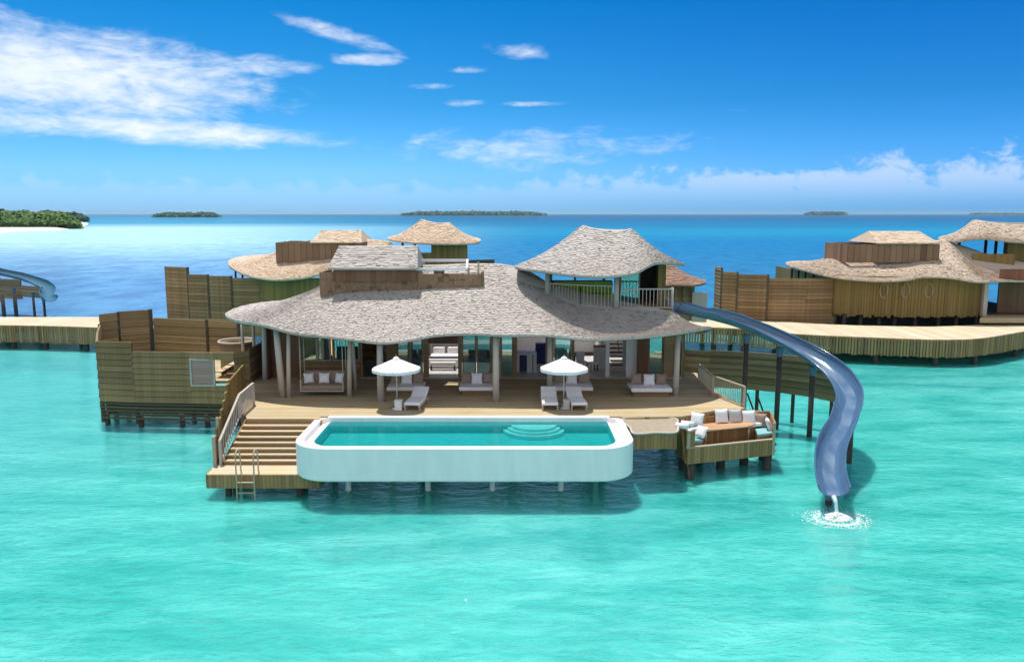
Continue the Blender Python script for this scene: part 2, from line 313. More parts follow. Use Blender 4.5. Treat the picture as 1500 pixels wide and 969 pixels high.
# ------------------------------------------------------------------ mesh builder
ORG = {}
class MB:
    def __init__(s): s.v = []; s.f = []; s.t = []; s.back = None
    def add(s, vs, fs, tint=.5):
        o = len(s.v); s.v += [Vector(x) for x in vs]
        for f in fs: s.f.append([i+o for i in f]); s.t.append(tint)
        return s
    def box(s, c, size, rz=0., tint=.5, rx=0.):
        M = Matrix.Rotation(rz, 3, 'Z') @ Matrix.Rotation(rx, 3, 'X'); x, y, z = [k/2 for k in size]; c = Vector(c)
        vs = [c+M @ Vector((sx*x, sy*y, sz*z)) for sz in (-1, 1) for sy in (-1, 1) for sx in (-1, 1)]
        return s.add(vs, [(0, 2, 3, 1), (4, 5, 7, 6), (0, 1, 5, 4), (2, 6, 7, 3), (0, 4, 6, 2), (1, 3, 7, 5)], tint)
    def beam(s, a, b, wd, ht, tint=.5):
        a, b = Vector(a), Vector(b); d_ = (b-a).normalized()
        sd = d_.cross(Vector((0, 0, 1)))
        if sd.length < 1e-3: sd = Vector((1, 0, 0))
        sd.normalize(); up = sd.cross(d_)
        vs = [p+sd*(i*wd/2)+up*(j*ht/2) for p in (a, b) for i, j in ((-1, -1), (1, -1), (1, 1), (-1, 1))]
        return s.add(vs, [(0, 3, 2, 1), (4, 5, 6, 7), (0, 1, 5, 4), (1, 2, 6, 5), (2, 3, 7, 6), (3, 0, 4, 7)], tint)
    def tube(s, pts, r, n=10, tint=.5, cap=True, closed=False):
        pts = [Vector(p) for p in pts]; k = len(pts); rr = r if isinstance(r, (list, tuple)) else [r]*k
        vs = []
        for i, p in enumerate(pts):
            a = pts[(i-1) % k] if closed else pts[max(i-1, 0)]; b = pts[(i+1) % k] if closed else pts[min(i+1, k-1)]
            d_ = (b-a).normalized(); ref = Vector((0, 0, 1)) if abs(d_.z) < .9 else Vector((1, 0, 0))
            u = d_.cross(ref).normalized(); q = u.cross(d_)
            vs += [p+(u*math.cos(2*math.pi*j/n)+q*math.sin(2*math.pi*j/n))*rr[i] for j in range(n)]
        fs = []
        for i in range(k if closed else k-1):
            for j in range(n):
                a0 = i*n; b0 = ((i+1) % k)*n
                fs.append((a0+j, a0+(j+1) % n, b0+(j+1) % n, b0+j))
        if cap and not closed: fs += [tuple(range(n))[::-1], tuple((k-1)*n+j for j in range(n))]
        return s.add(vs, fs, tint)
    def prism(s, poly, z0, z1, tint=.5):
        n = len(poly); vs = [(p[0], p[1], z0) for p in poly]+[(p[0], p[1], z1) for p in poly]
        return s.add(vs, [tuple(range(n))[::-1], tuple(range(n, 2*n))]+[(i, (i+1) % n, (i+1) % n+n, i+n) for i in range(n)], tint)
    def wall(s, a, b, z0, z1, th, tint=.5):
        a, b = Vector((a[0], a[1], 0)), Vector((b[0], b[1], 0)); d_ = (b-a).normalized(); q = Vector((-d_.y, d_.x, 0))*th/2
        return s.prism([a-q, b-q, b+q, a+q], z0, z1, tint)
    def lathe(s, prof, c=(0, 0, 0), n=20, tint=.5):
        c = Vector(c); vs = [c+Vector((r*math.cos(2*math.pi*j/n), r*math.sin(2*math.pi*j/n), z)) for r, z in prof for j in range(n)]
        fs = [(i*n+j, i*n+(j+1) % n, (i+1)*n+(j+1) % n, (i+1)*n+j) for i in range(len(prof)-1) for j in range(n)]
        return s.add(vs, fs, tint)
    def build(s, name, mat, parent=None, smooth=False, bevel=0.):
        if parent is not None:
            o_, rz = ORG[parent.name]; M = Matrix.Rotation(-rz, 3, 'Z'); vs = [M @ (x-o_) for x in s.v]
        else: vs = s.v
        me = bpy.data.meshes.new(name); me.from_pydata([tuple(x) for x in vs], [], s.f); me.update()
        at = me.attributes.new('tint', 'FLOAT', 'FACE'); at.data.foreach_set('value', s.t)
        if smooth: me.polygons.foreach_set('use_smooth', [True]*len(me.polygons))
        me.materials.append(MATS[mat])
        ob = bpy.data.objects.new(name, me); COL.objects.link(ob)
        if parent is not None: ob.parent = parent; ORG[ob.name] = ORG[parent.name]
        else: ORG[ob.name] = (Vector((0, 0, 0)), 0.)
        if s.back is not None and s.back.f: s.back.build('backing', 'fence_dark', ob)
        if bevel:
            bm_ = ob.modifiers.new('bevel', 'BEVEL'); bm_.width = bevel; bm_.segments = 2; bm_.limit_method = 'ANGLE'
        return ob
def tag(o, label, cat, group=None):
    o['label'] = label; o['category'] = cat
    if group: o['group'] = group
    return o
def struct(o, kind='structure'): o['kind'] = kind; return o
def thing(name, label, cat, loc=(0, 0, 0), rz=0., group=None):
    o = bpy.data.objects.new(name, None); COL.objects.link(o); o.location = loc; o.rotation_euler = (0, 0, rz); o.empty_display_size = .2
    ORG[o.name] = (Vector(loc), rz)
    return tag(o, label, cat, group)
def copy_tree(o, parent=None):
    c = o.copy(); COL.objects.link(c)
    if parent is not None: c.parent = parent
    ORG[c.name] = (Vector((0, 0, 0)), 0.)
    for ch in list(o.children): copy_tree(ch, c)
    return c
def catmull(pts, n, closed=False):
    pts = [Vector(p) for p in pts]; k = len(pts); out = []
    seg = k if closed else k-1
    for i in range(n):
        u = i/(n if closed else n-1)*seg; a = min(int(u), seg-1); f = u-a
        g = (lambda j: pts[j % k]) if closed else (lambda j: pts[max(0, min(k-1, j))])
        p0, p1, p2, p3 = g(a-1), g(a), g(a+1), g(a+2)
        out.append(.5*((2*p1)+(p2-p0)*f+(2*p0-5*p1+4*p2-p3)*f*f+(3*p1-p0-3*p2+p3)*f**3))
    return out

# ------------------------------------------------------------------ water, seabed
LIM, HAZE = 20000., 4.5e-5
mb = MB(); mb.add([(-LIM, -300, 0), (LIM, -300, 0), (LIM, LIM, 0), (-LIM, LIM, 0)], [(0, 1, 2, 3)]); struct(mb.build('lagoon_water', 'sea_water'))
mb = MB(); mb.add([(-LIM, -300, -1.7), (LIM, -300, -1.7), (LIM, LIM, -1.7), (-LIM, LIM, -1.7)], [(0, 1, 2, 3)]); struct(mb.build('seabed', 'seabed_sand'))

# ------------------------------------------------------------------ islands
def island(px0, px1, D, ztop, depth, mat, name, beach=None, leaf=2.0, n=5000, taper=.15):
    xa, xb = P(px0, 330, D=D).x, P(px1, 330, D=D).x
    mb = MB(); rnd = random.Random(int(D))
    for i in range(n):
        u = rnd.random(); y = D+depth*rnd.random()**1.3; x = (xa+(xb-xa)*u)*y/D
        ends = min(1, min(u+(.6 if px0 <= 0 else 0), 1-u)/taper)
        hh = ztop*(.45+.55*min(1, (y-D)/depth*2.2))*ends**.6*(.62+.55*mnoise.noise((x/(ztop*1.6), y/(ztop*2), 1.3)))
        z = max(.3, hh*(1-.5*rnd.random()**2)); q = leaf*(.6+.8*rnd.random())
        nrm = Vector((rnd.gauss(0, .6), rnd.gauss(-.3, .6), 1)).normalized(); a = nrm.orthogonal().normalized(); b_ = nrm.cross(a)
        ang = rnd.random()*6.3; a2 = a*math.cos(ang)+b_*math.sin(ang); b2 = nrm.cross(a2); c = Vector((x, y, z))
        mb.add([c-a2*q-b2*q*.5, c+a2*q-b2*q*.5, c+a2*q*.6+b2*q*.6, c-a2*q*.6+b2*q*.6], [(0, 1, 2, 3)], rnd.random())
    return mb.build(name, mat)
struct(island(-60, 117, 590, 14.5, 220, 'foliage', 'island_woodland', n=11000, leaf=2.3), 'stuff')
struct(island(60, 127, 1100, 12, 260, 'far_foliage', 'distant_woodland', n=2500, leaf=5), 'stuff')
a = P(-60, 336, z=0); mb = MB()
beach = [P(-60, 338.5, z=0), P(40, 338, z=0), P(90, 336.5, z=0), P(118, 332, z=0), P(129, 328.5, z=0), P(124, 326, z=0), P(90, 325, z=0), P(-60, 322, z=0)]
mb.add([Vector((p.x, p.y, .02)) for p in catmull(beach, 40, True)], [tuple(range(40))])
cen = sum(beach, Vector())/len(beach)
ring = catmull(beach, 40, True); up = [cen+(p-cen)*.86+Vector((0, 0, 1.2)) for p in ring]
mb.add(ring+up, [(i, (i+1) % 40, (i+1) % 40+40, i+40) for i in range(40)]+[tuple(range(40, 80))]); struct(mb.build('island_beach', 'sand'))
struct(island(226, 322, 2600, 14, 500, 'far_foliage', 'island_wood', n=4000, leaf=7), 'stuff')
struct(island(588, 800, 5200, 27, 900, 'far_foliage', 'horizon_wood', n=5000, leaf=13), 'stuff')
struct(island(1178, 1240, 7000, 27, 900, 'far_foliage', 'faint_wood', n=2500, leaf=15), 'stuff')
struct(island(1420, 1500, 9000, 13, 900, 'far_foliage', 'faint_wood', n=1500, leaf=18), 'stuff')

# air: even haze that makes the far islands and the sea line fade
m, t, b = newmat('haze'); t.n.remove(b)
pv = t.new('ShaderNodeVolumePrincipled'); pv.inputs['Color'].default_value = (.66, .90, 1., 1); pv.inputs['Density'].default_value = HAZE; pv.inputs['Anisotropy'].default_value = .2
t.l.new(pv.outputs[0], t.n['Material Output'].inputs['Volume'])
hz = MB().box((0, 10100, 19.), (40600, 21200, 44.)).build('haze', 'haze'); struct(hz, 'stuff')

# ------------------------------------------------------------------ helpers for the architecture
def roof_mesh(pairs, courses, width, sag, N=140, th=.05, closed=True, seed=3, hole=None):
    rnd = random.Random(seed)
    E = catmull([p[0] for p in pairs], N, closed); T = catmull([p[1] for p in pairs], N, closed)
    def S_(u, v):
        u = u % N if closed else max(0, min(N-1.001, u)); i = int(u); f = u-i; j = (i+1) % N if closed else min(i+1, N-1)
        e = E[i].lerp(E[j], f); q = T[i].lerp(T[j], f)
        p = e.lerp(q, v); p = p.copy(); p.z -= sag*math.sin(math.pi*v)
        return p
    per = sum((E[(i+1) % N]-E[i]).length for i in range(N if closed else N-1))
    mb = MB(); under = MB()
    for c in range(courses):
        v0 = c/courses; v1 = min(1, (c+1.5)/courses)
        L = 0
        for i in range(N if closed else N-1): L += (S_((i+1), v0)-S_(i, v0)).length
        cnt = max(12, int(L/width)); edge = [0.]
        for k in range(cnt): edge.append(edge[-1]+.6+.8*rnd.random())
        sc = (N if closed else N-1.001)/edge[-1]
        for k in range(cnt):
            ua, ub = edge[k]*sc, edge[k+1]*sc-(.0 if rnd.random() < .5 else .02)
            vv = v0-rnd.random()*.35/courses if c else v0-rnd.random()*.12/courses; t_ = th*(.7+.6*rnd.random())
            a, b_, c_, d_ = S_(ua, vv), S_(ub, vv), S_(ub, v1), S_(ua, v1)
            nn = (b_-a).cross(d_-a)
            if nn.length < 1e-8: continue
            nn.normalize(); nn = nn if nn.z > 0 else -nn
            tn = rnd.random()
            if hole and any(h0 < (a.x+b_.x)/2 < h1 and h2 < (a.y+d_.y)/2 < h3 for h0, h1, h2, h3 in hole): continue
            mb.add([a+nn*t_, b_+nn*t_, c_+nn*.006, d_+nn*.006, a-nn*.01, b_-nn*.01], [(0, 1, 2, 3), (4, 5, 1, 0), (4, 0, 3), (5, 2, 1)], tn)
    # eave edge
    cnt = N if closed else N-1
    for i in range(cnt):
        a, b_ = S_(i, 0), S_(i+1, 0)
        mb.add([a+Vector((0, 0, .02)), b_+Vector((0, 0, .02)), b_-Vector((0, 0, .07)), a-Vector((0, 0, .07))], [(0, 1, 2, 3)], .3)
    nv = 8
    for i in range(cnt):
        for k in range(nv):
            q = [S_(i, k/nv), S_(i+1, k/nv), S_(i+1, (k+1)/nv), S_(i, (k+1)/nv)]
            qc = (q[0]+q[2])/2
            if hole and (any(h0 < qc.x < h1 and h2 < qc.y < h3 for h0, h1, h2, h3 in hole[1:]) or (hole[0][0]-.3 < q[0].x < hole[0][1]+.1 and q[2].y > hole[0][2] and q[0].y < 42.2)): continue
            under.add([x-Vector((0, 0, .03)) for x in q]+[x-Vector((0, 0, .09)) for x in q], [(0, 1, 2, 3), (7, 6, 5, 4)], .3)
    if closed:
        top = [S_(i, 1) for i in range(N)]
        mb.add(top, [(i, (i+1), N-2-i, N-1-i) for i in range(N//2-1)], .6)
    return mb, under, S_
def courses_wall(mb, pts, z0, z1, th=.1, step=.30, lip=.04):
    """a screen of horizontal board courses, each lapping proud of the one below"""
    for (a, b_) in zip(pts[:-1], pts[1:]):
        a, b_ = Vector((a[0], a[1], 0)), Vector((b_[0], b_[1], 0)); d_ = (b_-a).normalized(); q = Vector((-d_.y, d_.x, 0))
        n = max(1, round((z1-z0)/step)); h_ = (z1-z0)/n
        for i in range(n):
            za, zb = z0+i*h_+(.03 if i else 0), z0+(i+1)*h_; o = lip
            vs = []
            for p in (a, b_):
                vs += [p-q*(th/2+o)+Vector((0, 0, za)), p-q*th/2+Vector((0, 0, zb)), p+q*th/2+Vector((0, 0, zb)), p+q*(th/2+o)+Vector((0, 0, za))]
            mb.add(vs, [(0, 3, 2, 1), (4, 5, 6, 7), (0, 1, 5, 4), (1, 2, 6, 5), (2, 3, 7, 6), (3, 0, 4, 7)], random.random())
    if mb.back is None: mb.back = MB()
    for (a, b_) in zip(pts[:-1], pts[1:]): mb.back.wall(a, b_, z0+.02, z1-.05, th*.5)
    return mb
def slats(mb, pts, z0, z1, n, ht=.1, th=.06):
    for a, b_ in zip(pts[:-1], pts[1:]):
        for i in range(n):
            z = z0+(z1-z0)*(i+.5)/n; mb.wall(a, b_, z-ht/2, z+ht/2, th)
    return mb
def piles(parent, spots, ztop, r=.15, mat='dark_pile', zb=-1.7):
    for (x, y) in spots:
        MB().tube([(x, y, zb), (x+.02, y, ztop)], [r*1.08, r*.95], 10).build('pile', mat, parent, smooth=True)
def balustrade(root, pts, h=1.0, rail='rail_wood', gap=.14, bar=.03, bottom=.1, posts=True, name='railing'):
    mb = MB(); bal = MB(); pts = [Vector(p) for p in pts]
    for a, b_ in zip(pts[:-1], pts[1:]):
        mb.beam(a+Vector((0, 0, h)), b_+Vector((0, 0, h)), .09, .06); bal.beam(a+Vector((0, 0, bottom)), b_+Vector((0, 0, bottom)), .05, .05)
        n = max(1, int((b_-a).length/gap))
        for i in range(1, n):
            p = a.lerp(b_, i/n); bal.beam(p+Vector((0, 0, bottom)), p+Vector((0, 0, h-.03)), bar, bar)
    mb.build('handrail', rail, root); bal.build('balusters', rail, root)
    if posts:
        for p in pts: MB().box((p.x, p.y, p.z+h/2), (.09, .09, h)).build('post', rail, root)

# ------------------------------------------------------------------ decks and walkways
DZ = 2.4
deck_poly = [(-11.25, 32.9), (-8.2, 32.9), (-8.2, 33.28), (4.6, 33.28), (4.75, 33.15), (7.3, 33.3), (9.1, 34.45), (10.45, 34.75), (10.1, 37.5), (9.9, 40.2), (10.2, 44.), (10.2, 50.), (-13.4, 50.), (-13.6, 40.), (-12.9, 37.5), (-12.3, 35.3)]
mb = MB(); mb.prism(deck_poly, DZ-.12, DZ); deck = struct(mb.build('deck', 'deck_boards'))
mb = MB()
n = len(deck_poly)
for i in range(n):
    a, b_ = deck_poly[i], deck_poly[(i+1) % n]; mb.wall(a, b_, DZ-.62, DZ-.1, .06)
mb.build('fascia', 'fascia_boards', deck)
piles(deck, [(x, y) for x in (-12., -8, -4, 0, 4, 8.4) for y in (34.6, 38.6, 43.)], DZ-.15, .17)
# landing and its piles
mb = MB(); mb.prism([(-11.85, 29.8), (-7.5, 29.8), (-7.5, 31.2), (-11.95, 31.2)], .9, 1.0); land = struct(mb.build('landing', 'step_boards'))
mb = MB(); mb.wall((-11.85, 29.77), (-7.5, 29.77), .45, .985, .05); mb.wall((-11.88, 29.8), (-11.98, 31.2), .45, .985, .05); mb.wall((-7.47, 29.8), (-7.47, 31.2), .45, .985, .05); mb.build('fascia', 'fascia_boards', land)
piles(land, [(-11.2, 30.2), (-8.4, 30.2), (-11.2, 31.), (-8.4, 31.)], .9, .13)
# staircase from landing to deck
st = thing('staircase', 'broad wooden staircase descending from the deck to the low landing, left of the pool', 'stairs', (-9.9, 31.9, 1.0))
NS = 8
for i in range(NS):
    y0 = 30.95+i*.245; z = 1.0+(i+1)*(DZ-1.0)/NS; xl = -11.62+.055*i
    if i < NS-1: MB().box(((xl-8.15)/2, y0+.16, z-.02), (abs(xl+8.15), .32, .045)).build('tread', 'step_boards', st)
    MB().box(((xl-8.15)/2, y0+.03, z-.11-(.02 if i < NS-1 else .03)), (abs(xl+8.15)-.02, .025, .135)).build('riser', 'cabin_wood', st)  # darker wood on the risers stands in for their shade
for q_ in (((-11.66, 31., .95), (-11.28, 32.95, DZ-.15)), ((-8.1, 31., .95), (-8.1, 32.95, DZ-.15))): MB().beam(*q_, .06, .3).build('stringer', 'fascia_boards', st)
# railing beside the stairs
rl = thing('stair_railing', 'pale baluster railing climbing the left side of the wooden stairs', 'railing', (-11.7, 31., 1.0))
A = Vector((-11.72, 30.95, 1.0)); B = Vector((-11.6, 33.1, DZ)); C = Vector((-11.75, 35.4, DZ))
balustrade(rl, [A, B, C], 1.0, 'pale_post', .2, .035)
sc = thing('stair_screen', 'olive boarded screen with a stepped top beside the stairs', 'screen', (-12., 31., 1.0))
mb = MB(); NB = 14
for i in range(NB):
    f0, f1 = i/NB, (i+1)/NB
    a = Vector((-11.93, 30.9, 0)).lerp(Vector((-12.75, 37.2, 0)), f0); b_ = Vector((-11.93, 30.9, 0)).lerp(Vector((-12.75, 37.2, 0)), f1)
    zt = 2.15+min(1, f0*2.2)*1.55+.25*f0; mb.wall(a, b_, .75+min(1, f0*2)*1.2, zt, .08, random.random())
mb.build('boards', 'olive_boards', sc)
MB().box((-11.93, 30.88, 1.55), (.12, .12, 1.3)).build('post', 'rail_wood', sc); MB().box((-12.02, 31.6, 2.2), (.1, .1, 1.2)).build('post', 'rail_wood', sc)
# swim ladder on the landing
ld = thing('swim_ladder', 'thin swim ladder hooked over the front edge of the landing', 'ladder', (-10.3, 29.7, 0))
xa, xb = P(348, 694, z=1.).x, P(374, 694, z=1.).x
for x in (xa, xb):
    MB().tube(catmull([(x, 30.2, 1.0), (x, 30.15, 1.75), (x, 29.95, 1.95), (x, 29.68, 1.8), (x, 29.66, 1.2), (x, 29.62, -.7)], 18), .03, 8).build('side_rail', 'rail_wood', ld, True)
for z in (.72, .3, -.12): MB().box(((xa+xb)/2, 29.65, z), (xb-xa, .09, .035)).build('rung', 'rail_wood', ld)

def walkway(name, front, back, z, zb, pile_n):
    Fp = catmull(front, 60); Bp = catmull(back, 60)
    mb = MB(); vs = [Vector((p.x, p.y, z)) for p in Fp]+[Vector((p.x, p.y, z)) for p in Bp]+[Vector((p.x, p.y, z-.15)) for p in Fp]+[Vector((p.x, p.y, z-.15)) for p in Bp]
    k = 60; fs = [(i, i+1, k+i+1, k+i) for i in range(k-1)]+[(2*k+i, 3*k+i, 3*k+i+1, 2*k+i+1) for i in range(k-1)]+[(i, 2*k+i, 2*k+i+1, i+1) for i in range(k-1)]+[(k+i, k+i+1, 3*k+i+1, 3*k+i) for i in range(k-1)]
    mb.add(vs, fs); o = struct(mb.build(name, 'walk_boards'))
    fb = MB(); rnd = random.Random(5)
    for line, off in ((Fp, -.06), (Bp, .06)):
        L = [0.]
        for a, b_ in zip(line[:-1], line[1:]): L.append(L[-1]+(b_-a).length)
        s_ = 0.
        while s_ < L[-1]-.2:
            w_ = .22; i = max(j for j in range(60) if L[j] <= s_); i = min(i, 58); f = (s_-L[i])/max(L[i+1]-L[i], 1e-6); p = line[i].lerp(line[i+1], f); d_ = (line[i+1]-line[i]).normalized()
            q = p+d_*(w_-.05); nrm = Vector((d_.y, -d_.x, 0))*(-off)
            fb.wall((p.x+nrm.x, p.y+nrm.y), (q.x+nrm.x, q.y+nrm.y), zb-.1*rnd.random(), z-.03, .05, rnd.random()); s_ += w_
    fb.build('fascia', 'fascia_boards', o)
    sp = []
    for i in range(pile_n):
        j = int(2+56*i/(pile_n-1)); sp.append((Fp[j].x, Fp[j].y+.4)); sp.append((Bp[j].x, Bp[j].y-.4))
    piles(o, sp, z-.1, .2)
    return o
WZ = 2.0
fr_ = [(985, 477), (1039, 479), (1080, 481), (1171, 489), (1281, 494), (1375, 497), (1437, 495), (1500, 485), (1560, 476)]
bk_ = [(985, 466), (1020, 467), (1060, 468.5), (1124, 470), (1220, 475), (1340, 478), (1400, 477), (1469, 473), (1520, 467)]
walkway('walkway', [P(x, y, z=WZ) for x, y in fr_], [P(x, y, z=WZ) for x, y in bk_], WZ, .75, 9)
walkway('walkway', [P(x, y, z=WZ) for x, y in [(-160, 476), (-60, 476), (0, 476), (70, 477), (160, 480), (230, 484)]], [P(x, y, z=WZ) for x, y in [(-160, 464), (-60, 464), (0, 464), (70, 464), (160, 464), (230, 465)]], WZ, .65, 8)

# ------------------------------------------------------------------ the main villa
V = thing('overwater_villa', 'large central villa with a wavy grey shingle roof and an open upper pavilion', 'villa', (0, 40, DZ))
def pr(l): return [(P(a, b_, D=c) if not isinstance(a, Vector) else a, P(d_, e, D=g)) for (a, b_, c, d_, e, g) in l]
front = pr([(333, 458, 39.8, 470, 420, 42), (345, 470, 37.8, 474, 417, 41.8), (383, 476, 36.6, 482, 412, 41.8), (430, 488, 35.9, 500, 404, 41.9), (475, 493, 35.6, 530, 395, 42),
            (520, 498, 35.5, 560, 391, 42), (560, 502, 35.4, 590, 389, 42), (600, 498, 35.5, 620, 388, 42), (640, 491, 35.6, 650, 387, 42), (690, 489, 35.6, 700, 386, 42),
            (740, 491, 35.5, 738, 387, 42), (800, 491, 35.4, 768, 396, 41.8), (860, 497, 35.3, 795, 424, 40.3), (900, 496, 35.4, 838, 445, 39.0), (950, 493, 35.6, 890, 452, 38.4),
            (1000, 487, 36.1, 950, 455, 38.2), (1042, 480, 37.8, 985, 456, 38.2)])
V3 = Vector
back = [(V3((9.3, 39.6, 5.2)), V3((7.6, 38.7, 6.2))), (V3((9.2, 46, 5.1)), V3((7.2, 40.3, 6.2))), (V3((5, 51, 5.6)), V3((3.5, 42.2, 6.4))), (V3((0, 51.5, 5.6)), V3((.2, 42.8, 8.2))),
        (V3((-5, 51.5, 5.6)), V3((-5, 42.8, 8.2))), (V3((-10, 50, 5.7)), V3((-9.4, 43.2, 7.3))), (V3((-14, 45, 6.0)), V3((-10.1, 42.6, 7.1)))]
mb, un, SR = roof_mesh(front+back, 39, .17, .22, 170, .055, True, 3, [(-4.1, -3.4, 40.9, 41.95), (-6., -1.6, 43.2, 46.8), (-.2, 7.2, 46.2, 48.6)])  # last two holes: unseen openings added in the back slope to daylight rooms
mb.build('roof', 'shingle_grey', V); un.build('ceiling', 'cabin_wood', V)
# upper pavilion roof
pf = pr([(755, 391, 40.6, 853, 331, 41.6), (800, 398, 38.3, 855, 330, 41.5), (850, 404, 37.1, 866, 333, 41.3), (890, 405, 36.7, 888, 337, 41.2), (930, 400, 37., 910, 338, 41.2), (950, 390, 37.7, 921, 335, 41.3),
         (966, 385, 38.4, 925, 335, 41.5), (1003, 387, 40.8, 926, 336, 41.6)])
pb = [(V3((8.4, 44.8, 8.3)), P(923, 336, D=41.8)), (V3((5, 46, 8.2)), P(888, 338, D=41.9)), (V3((1.6, 44.5, 8.3)), P(856, 331, D=41.8))]
mb, un, SP_ = roof_mesh(pf+pb, 28, .17, .22, 110, .055, True, 8)
mb.build('pavilion_roof', 'shingle_grey', V); un.build('pavilion_ceiling', 'cabin_wood', V)
# roof hatch: shingled curb, sliding gable, white frame
cz0, cz1 = 7.05, 8.05
c1_, c2_ = -9.45, -1.55
mb = MB()
def curb(xa, xb, y0, y1, z0a, z1a):
    mb.wall((xa, y0), (xb, y0), z0a, z1a, .1); mb.wall((xa, y1), (xb, y1), z0a, z1a, .1); mb.wall((xa, y0), (xa, y1), z0a, z1a-.002, .1); mb.wall((xb, y0), (xb, y1), z0a, z1a-.002, .1)
mb = MB(); rnd = random.Random(2)
CY = 39.95; ztl = P(470, 401, D=CY).z; ztr = P(705, 401, D=CY).z; c1_ = P(470, 400, D=CY).x; c2_ = P(705, 400, D=CY).x
for xa, xb, zt in ((c1_, P(612, 400, D=CY).x, ztl), (P(612, 400, D=CY).x, c2_, ztr-.12)):
    z = 6.6
    while z < zt-.02:
        x = xa
        while x < xb-.02:
            w_ = min(xb-x, .2+.15*rnd.random()); mb.box((x+w_/2, CY-.01*rnd.random(), min(z+.14, zt-.01)), (w_-.012, .08+.03*rnd.random(), .27), 0, rnd.random()); x += w_
        z += .2
    mb.wall((xa+.04, 42.2), (xb-.04, 42.2), 7., zt-.05, .1)
for x in (c1_-.03, c2_+.03):
    y = CY
    while y < 42.2: mb.box((x, y+.14, 7.5), (.09, .27, 1.2), 0, rnd.random()); y += .28
mb.build('hatch_curb', 'shingle_brown', V)
gx0, gx1 = P(481, 390, D=39.6).x, P(612, 390, D=39.6).x
gz = P(545, 393, D=39.5).z; gt = P(545, 360, D=41.).z
gp = [(V3((gx0, 39.5, gz)), V3((P(497, 360, D=41.).x, 41., gt))), (V3((gx1, 39.5, gz)), V3((P(612, 360, D=41.).x, 41., gt)))]
gm, gu, _ = roof_mesh(gp, 12, .2, 0., 20, .05, False, 4)
gp2 = [(V3((gx1, 43., gz)), gp[1][1]), (V3((gx0, 43., gz)), gp[0][1])]
gm2, gu2, _ = roof_mesh(gp2, 12, .2, 0., 20, .05, False, 5)
gm.v, gm.f, gm.t = gm.v, gm.f, gm.t
o = len(gm.v); gm.v += gm2.v; gm.f += [[i+o for i in f] for f in gm2.f]; gm.t += gm2.t
gm.add([gp[0][0], gp[0][1], gp2[1][0]], [(0, 1, 2)]); gm.add([gp[1][0], gp2[0][0], gp[1][1]], [(0, 1, 2)])
gm.build('hatch_roof', 'shingle_grey', V)
mb = MB(); mb.box(((gx0+gx1)/2+.05, 39.78, (gz+ztl)/2-.2), (gx1-gx0-.3, .1, .62)); mb.build('hatch_wall', 'red_boards', V)
wf = MB(); wx0, wx1 = P(604, 392, D=40.2).x, P(684, 392, D=40.2).x; wz = P(640, 394, D=40.1).z
wf.beam((wx0, 40.1, wz), (wx1, 40.1, wz), .1, .14); wf.beam((wx0, 40.1, wz), (wx0+.15, 41.6, wz+.35), .1, .14); wf.beam((wx1, 40.1, wz), (wx1-.05, 41.6, wz+.35), .1, .14); wf.beam((wx0, 41.6, wz+.35), (wx1, 41.6, wz+.35), .1, .14); wf.build('hatch_frame', 'white_render', V)
MB().box((c2_-.15, CY+.15, 8.3), (.1, .1, .6)).build('hatch_post', 'rail_wood', V)
# facade -------------------------------------------------------------
FD = 41.5; FT = 5.25
def fx(px): return P(px, 520, D=FD).x
def zat(py, D=FD): return P(750, py, D=D).z
MB().prism([(fx(528), FD-.2), (fx(1000), FD-.2), (fx(1000), 49.5), (fx(528), 49.5)], DZ+.004, DZ+.03).build('floor', 'stone_floor', V)
mb = MB(); mb.wall((fx(528), 48.8), (fx(1000), 48.8), DZ, FT, .2); mb.wall((fx(580), FD+.2), (fx(580), 48.7), DZ, FT, .15); mb.wall((fx(752), FD+.2), (fx(752)-.2, 48.7), DZ, FT, .15); mb.wall((fx(891), 44.4), (fx(893), 48.7), DZ, FT, .15)
mb.wall((fx(918), FD+1.6), (fx(950), FD+1.6), DZ, FT, .12); mb.build('inner_wall', 'inner_wall', V)
mb = MB(); mb.wall((fx(394), FD-.4), (fx(394), 49), DZ, FT, .15); mb.wall((fx(394)+.1, FD+.2), (fx(440), FD+.2), DZ, FT, .15); mb.build('side_wall', 'red_boards', V)
mb = MB(); mb.wall((fx(1001), FD), (fx(1003), 49), DZ, FT, .15); mb.wall((fx(394), 49.2), (fx(1001), 49.2), DZ, FT, .15); mb.build('rear_wall', 'olive_boards', V)
mb = MB()
for xa, xb, ya, yb in ((fx(528), fx(1000), FD+.3, 43.), (fx(528), -6., 43., 48.7), (-6., -1.6, 46.6, 48.7), (-1.6, fx(1000), 43., 46.), (-1.6, -.2, 46., 48.7), (7.2, fx(1000), 46., 48.7)):
    mb.prism([(xa, ya), (xb, ya), (xb, yb), (xa, yb)], FT-.12, FT-.02)  # gaps left under the added roof openings for daylight
mb.build('inner_ceiling', 'inner_wall', V)
# bathroom bay
wz0 = zat(531)
mb = MB(); courses_wall(mb, [(fx(438), FD), (fx(527), FD)], DZ, wz0, .12, .3, .01); mb.build('bay_wall', 'cabin_wood', V)
mb = MB(); mb.box(((fx(438)+fx(527))/2, FD-.1, wz0+.04), (fx(527)-fx(438), .35, .07)); mb.build('bay_sill', 'frame_wood', V)
for a, b_ in ((440, 464), (466, 472), (474, 484), (488, 511), (512, 526)):
    fm = MB(); xa, xb = fx(a), fx(b_)
    for x in (xa, xb): fm.box((x, FD, (wz0+FT)/2), (.07, .09, FT-wz0))
    fm.box(((xa+xb)/2, FD, wz0+.12), (xb-xa, .08, .07)); fm.box(((xa+xb)/2, FD, 4.55), (xb-xa, .08, .06))
    wnd = fm.build('window', 'rail_wood', V)
    MB().box(((xa+xb)/2, FD+.02, (wz0+FT)/2), (xb-xa-.07, .02, FT-wz0)).build('pane', 'glass_teal', wnd)
